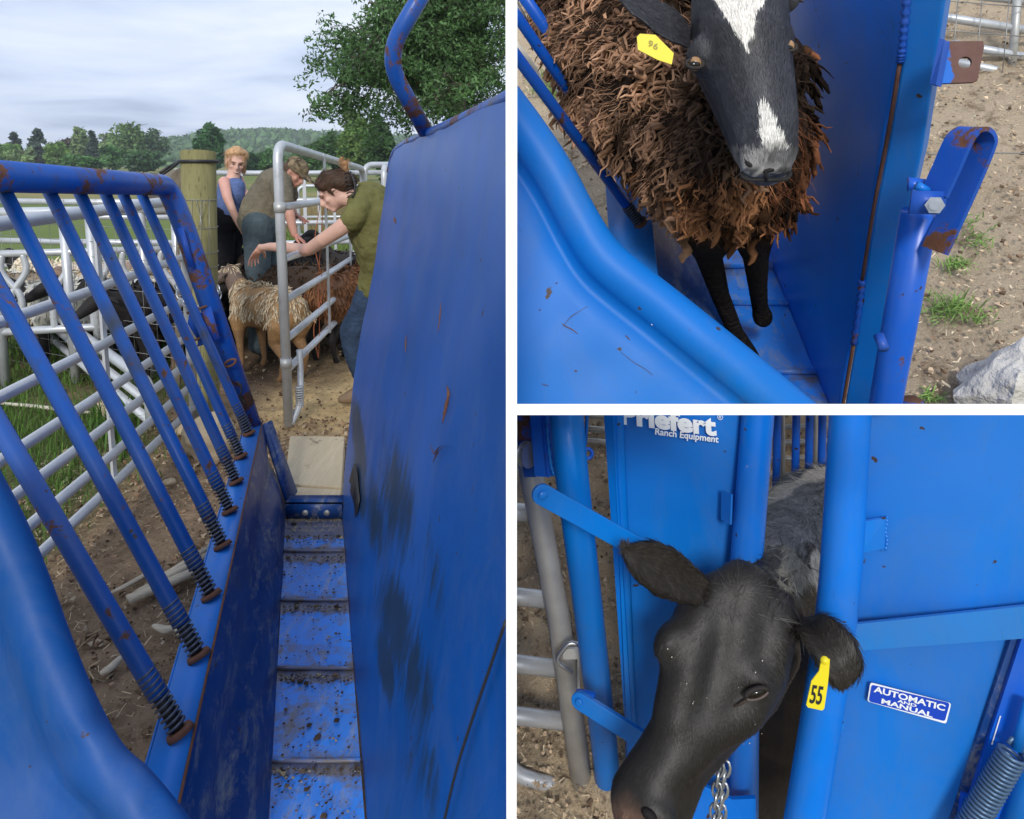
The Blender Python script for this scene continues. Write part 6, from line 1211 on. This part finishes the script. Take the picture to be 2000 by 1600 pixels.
def cow():
    g = Q3(1520, 1500); t = thing('cow', g, 'black young cow lowering its head through the blue gate, yellow ear tag 55', 'cow', zone=3); X = P; BK = np.array((.018, .016, .014))
    A, Mz = X(1450, 1110, 1.22), X(1250, 1560, 1.12); ax = nrm(Mz-A); rt = nrm(RT*.9+UP*.36-ax*((RT*.9+UP*.36)@ax)); nf = np.cross(rt, ax); nf = nf if nf@(CAM-A) > 0 else -nf; HM = np.stack([rt, ax, nf], axis=1); m = lambda r, d=1.16: r*d/F
    fd = lambda y: 1.168-(y-1160)*.00020
    def cc(x, y, rp, b=0.): r = m(rp); return (X(x, y, fd(y)+r+b), r)
    caps = [[cc(1405, 1165, 50, .015), cc(1372, 1210, 58, .006), cc(1346, 1270, 57), cc(1336, 1335, 50), cc(1322, 1400, 50)], [cc(1500, 1180, 58, .015), cc(1494, 1240, 62, .006), cc(1478, 1305, 62, .004), cc(1440, 1375, 58), cc(1372, 1425, 48, .006)],
       [cc(1450, 1150, 58, .01), cc(1432, 1215, 80), cc(1412, 1290, 84), cc(1382, 1370, 74), cc(1335, 1440, 66), cc(1288, 1505, 62), cc(1258, 1560, 66), cc(1262, 1605, 60)],
       [cc(1500, 1265, 70, .09), cc(1468, 1338, 64, .08), cc(1400, 1415, 54, .05), cc(1335, 1490, 50, .03), cc(1302, 1575, 52, .02)],
       [(X(1490, 1190, 1.36), m(90)), (X(1545, 1080, 1.62), .105), (X(1590, 1005, 1.9), .118), (X(1650, 1010, 2.1), .16)], [(X(1545, 1250, 1.5), .09), (X(1540, 1420, 1.6), .10), (X(1525, 1560, 1.65), .10), (X(1520, 1640, 1.7), .09)]]
    balls = [(X(1308, 1252, 1.185), (.024, .038, .030), HM), (X(1474, 1325, 1.150), (.030, .024, .018), HM), (X(1452, 1380, 1.150), (.030, .020, .016), HM), (X(1282, 1588, 1.095), (.034, .022, .016), HM), (X(1520, 1212, 1.26), (.045, .055, .05), HM)]
    def col(p):
        x, y = proj(p); k = ns(p, 9)
        mz = sstep(1530, 1585, y-.9*max(0, x-1225)+40*ns(p, 12)+12*ns(p, 45))
        if mz > 0 and x < 1300: return BK*(1-mz)+np.array((.12, .07, .048))*mz*(1+.6*ns(p, 60))
        if x > 1490 and y < 1075+70*ns(p, 16):
            if y < 915-(x-1560)*.35+10*k: return np.array((.03, .028, .028))
            s = y-(945-(x-1560)*.42)
            if abs(s) < 11+16*k: return np.array((.60, .55, .47))
            if s > 0: return np.array((.10, .10, .105))*(1+.9*ns(p, 22))
            return np.array((.045, .042, .045))
        q = 1-((x-1606)/26.)**2-((y-1112)/58.)**2+.9*ns(p, 22)
        if q > 0 and x > 1500: return np.array((.55, .50, .42))*(.6+.4*min(1, q*2))
        q = 1-((x-1550)/34.)**2-((y-1110)/40.)**2+1.3*ns(p, 26)
        if q > 0 and x > 1500: return np.array((.17, .155, .12))
        return BK*(1+.35*k)
    body = blob('body', M_fur, t, caps, balls, voxel=.0075, smooth=9, colf=col, disp=lambda p: .0025*ns(p, 20))
    wh = X(1430, 1140, 1.15)
    def comb(p):
        x, y = proj(p)
        if x > 1500 and y < 1200: return nrm(RT*-.5-UP*.8)
        return nrm(p-wh)
    lite = lambda p: col(p)*1.35+.004*max(0, ns(p, 6))*8
    vis = lambda p, n: n@(CAM-p) > -.02
    fur('coat_hair', M_fur, t, body, 85000, comb, .0095, .0008, lite, lift=.18, keep=lambda p, n: vis(p, n) and np.linalg.norm(p-X(1478, 1358, 1.128)) > .022, jit=.16)
    fur('neck_hair', M_fur, t, body, 9000, comb, .040, .0016, lambda p: col(p)*1.3, lift=.45, keep=lambda p, n: n@(CAM-p) > -.35 and proj(p)[0] > 1480 and proj(p)[1] < 1210, jit=.25)
    fur('poll_tuft', M_fur, t, body, 3000, lambda p: nrm(p-wh+UP*.05), .022, .0009, lambda p: np.array((.035, .032, .028)), lift=.35, keep=lambda p, n: np.linalg.norm(p-X(1440, 1105, 1.2)) < .055, jit=.4)
    def ear(path, rs, wdir, colr, cup=.35, n=9000, L=.022):
        mb = MB(); k = len(path); path = smooth_path(path, 6); rs = np.interp(np.linspace(0, 1, len(path)), np.linspace(0, 1, k), rs); V = []
        for i, p in enumerate(path):
            T = nrm(path[min(i+1, len(path)-1)]-path[max(0, i-1)]); W = nrm(wdir-T*(wdir@T)); N = np.cross(T, W); N = N if N@(CAM-p) > 0 else -N
            for j in range(18): a = 2*math.pi*j/18; V.append(p+W*math.cos(a)*rs[i]+N*(math.sin(a)*rs[i]*.25+cup*rs[i]*math.cos(a)**2))
        f = [(i*18+j, i*18+(j+1) % 18, (i+1)*18+(j+1) % 18, (i+1)*18+j) for i in range(len(path)-1) for j in range(18)]; mb.add(V, f, colr); o = mb.build('ear', M_fur, t)
        bm = bmesh.new(); bm.from_mesh(o.data); bmesh.ops.holes_fill(bm, edges=bm.edges[:]); bmesh.ops.recalc_face_normals(bm, faces=bm.faces[:]); bm.to_mesh(o.data); bm.free()
        tip = path[-1]; fur('ear_hair', M_fur, t, o, n, lambda p: nrm(tip-p), L, .0012, lambda p: np.array(colr)*rng.uniform(.8, 1.7), lift=.25, jit=.22)
    ear([X(1372, 1158, 1.20), X(1340, 1140, 1.19), X(1300, 1118, 1.18), X(1260, 1095, 1.17), X(1236, 1080, 1.165), X(1224, 1071, 1.165)], [.020, .029, .038, .034, .020, .004], nrm(RT*.35-UP*.9), (.022, .018, .015))
    ear([X(1560, 1225, 1.20), X(1590, 1232, 1.17), X(1622, 1262, 1.15), X(1640, 1295, 1.145), X(1643, 1325, 1.145), X(1642, 1334, 1.15)], [.022, .030, .036, .033, .020, .005], nrm(RT*.9+UP*.3), (.024, .020, .016))
    c = X(1477, 1354, 1.126); mb = MB(); M = np.stack([nrm(RT*.95+UP*.32), nrm(UP*.95-RT*.32), nf], axis=1); ball(mb, c, (.0172, .0086, .011), 18, 12, M=M); e_ = mb.build('eye', M_eye, t)
    for sgn, a0, a1, rr, cc in ((1, .1, 3.05, .0042, (.022, .018, .016)), (-1, 3.4, 6.0, .0019, (.13, .10, .09))):
        mb = MB(); tube(mb, [c+nf*.006+M[:, 0]*.0180*math.cos(a)+M[:, 1]*.0080*math.sin(a) for a in np.linspace(a0, a1, 12)], rr, 8, col=cc); mb.build('eyelid', M_hide, e_)
    mb = MB(); tube(mb, smooth_path([X(1458, 1368, 1.125), X(1444, 1376, 1.128), X(1432, 1380, 1.135)], 4), [.0025]*4+[.002]*4+[.001], 8, col=(.05, .035, .028)); mb.build('tear_mark', M_hide, t)
    for nx, ny in ((1268, 1592),): mb = MB(); ball(mb, X(nx, ny, 1.082), (.013, .008, .006), 12, 8, M=HM, col=(.006, .004, .004)); mb.build('nostril', M_hide, t)
    # chaff on the forehead
    pl, nn = surf_samples(body, 1600, lambda p, n: vis(p, n) and 1300 < proj(p)[0] < 1500 and 1220 < proj(p)[1] < 1450 and ns(p, 14) > .1); mb = MB()
    for p, n in zip(pl[:70], nn[:70]): ball(mb, p+n*.009, rng.uniform(.0005, .0014), 5, 4, col=(.55, .52, .42))
    o = mb.build('chaff', M_bits, t); o['kind'] = 'stuff'
    poly = [(1605, 1286), (1621, 1288), (1619, 1316), (1617, 1336), (1610, 1384), (1606, 1388), (1578, 1382), (1575, 1377), (1585, 1331), (1600, 1311)]; mb = MB(); plate(mb, [X(x, y, 1.085) for x, y in poly], .0018); tg = mb.build('ear_tag', M_tag, t, smooth=False)
    O = X(1580, 1373, 1.0845); text_on('tag_number', '55', O, X(1603, 1377, 1.0845)-O, X(1586, 1337, 1.0845)-O, M_ink, tg, .001, .02)
    mb = MB(); tube(mb, [X(1611, 1290, 1.083), X(1611, 1290, 1.079)], .006, 12); mb.build('tag_stud', M_tag, tg)
cow()
# ------------------------------------------------------------------ trim every piece where it meets a partition
def haze():
    mb = MB(); x0, x1, y0, y1, z0, z1 = -950, 950, -45, 1520, -1.2, 46
    V = [(x, y, z) for x in (x0, x1) for y in (y0, y1) for z in (z0, z1)]; mb.add(V, [(0, 1, 3, 2), (4, 6, 7, 5), (0, 4, 5, 1), (2, 3, 7, 6), (0, 2, 6, 4), (1, 5, 7, 3)])
    m = bpy.data.materials.new('haze_air'); m.use_nodes = True; m.node_tree.nodes.clear(); v = m.node_tree.nodes.new('ShaderNodeVolumePrincipled'); v.inputs['Color'].default_value = (.84, .91, 1, 1); v.inputs['Density'].default_value = .0005
    ou = m.node_tree.nodes.new('ShaderNodeOutputMaterial'); m.node_tree.links.new(v.outputs[0], ou.inputs['Volume']); tag(mb.build('haze', m, None, smooth=False), 'thin pale haze over the field and hills', None, None, 'stuff')
haze()
def trim():
    bpy.context.view_layer.update()
    V_ = lambda a: Vector([float(x) for x in a]); C0 = CAM
    def pl(px0, py0, px1, py1, keep):    # plane through the eye and two picture points; keep = point on the kept side
        n = nrm(np.cross(ray(px0, py0), ray(px1, py1))); k = ray(*keep)
        return (C0, n if n@k > 0 else -n)
    eL = pl(996, 0, 996, 1600, (500, 800)); eR = pl(1002, 0, 1002, 1600, (1500, 800)); eT = pl(0, 796, 2000, 796, (1500, 400)); eB = pl(0, 803, 2000, 803, (1500, 1200))
    # the boundary planes are kept true along the boards themselves
    sets = {1: [eL], 2: [eR, eT], 3: [eR, eB]}
    for o in list(S.objects):
        z = o.get('_z', 0)
        if o.type != 'MESH' or z not in sets: continue
        mw = o.matrix_world; inv = mw.inverted()
        for p0, n in sets[z]:
            co = np.zeros(len(o.data.vertices)*3); o.data.vertices.foreach_get('co', co); M = np.array(mw); wv = co.reshape(-1, 3)@M[:3, :3].T+M[:3, 3]; s = (wv-p0)@n
            if len(s) == 0 or s.min() >= 0: continue
            if s.max() <= 0: bpy.data.objects.remove(o, do_unlink=True) if not o.children else None; break
            if o.data.users > 1: o.data = o.data.copy()
            bm = bmesh.new(); bm.from_mesh(o.data); lp = inv@V_(p0); ln = (inv.to_3x3().inverted().transposed()).inverted().transposed()@V_(n) if False else (mw.to_3x3().transposed()@V_(n))
            bmesh.ops.bisect_plane(bm, geom=bm.verts[:]+bm.edges[:]+bm.faces[:], plane_co=lp, plane_no=ln.normalized(), clear_inner=True, clear_outer=False)
            bm.to_mesh(o.data); bm.free()
    for o in S.objects:
        if '_z' in o: del o['_z']
for o in chute.children_recursive: o['_z'] = 1
trim()
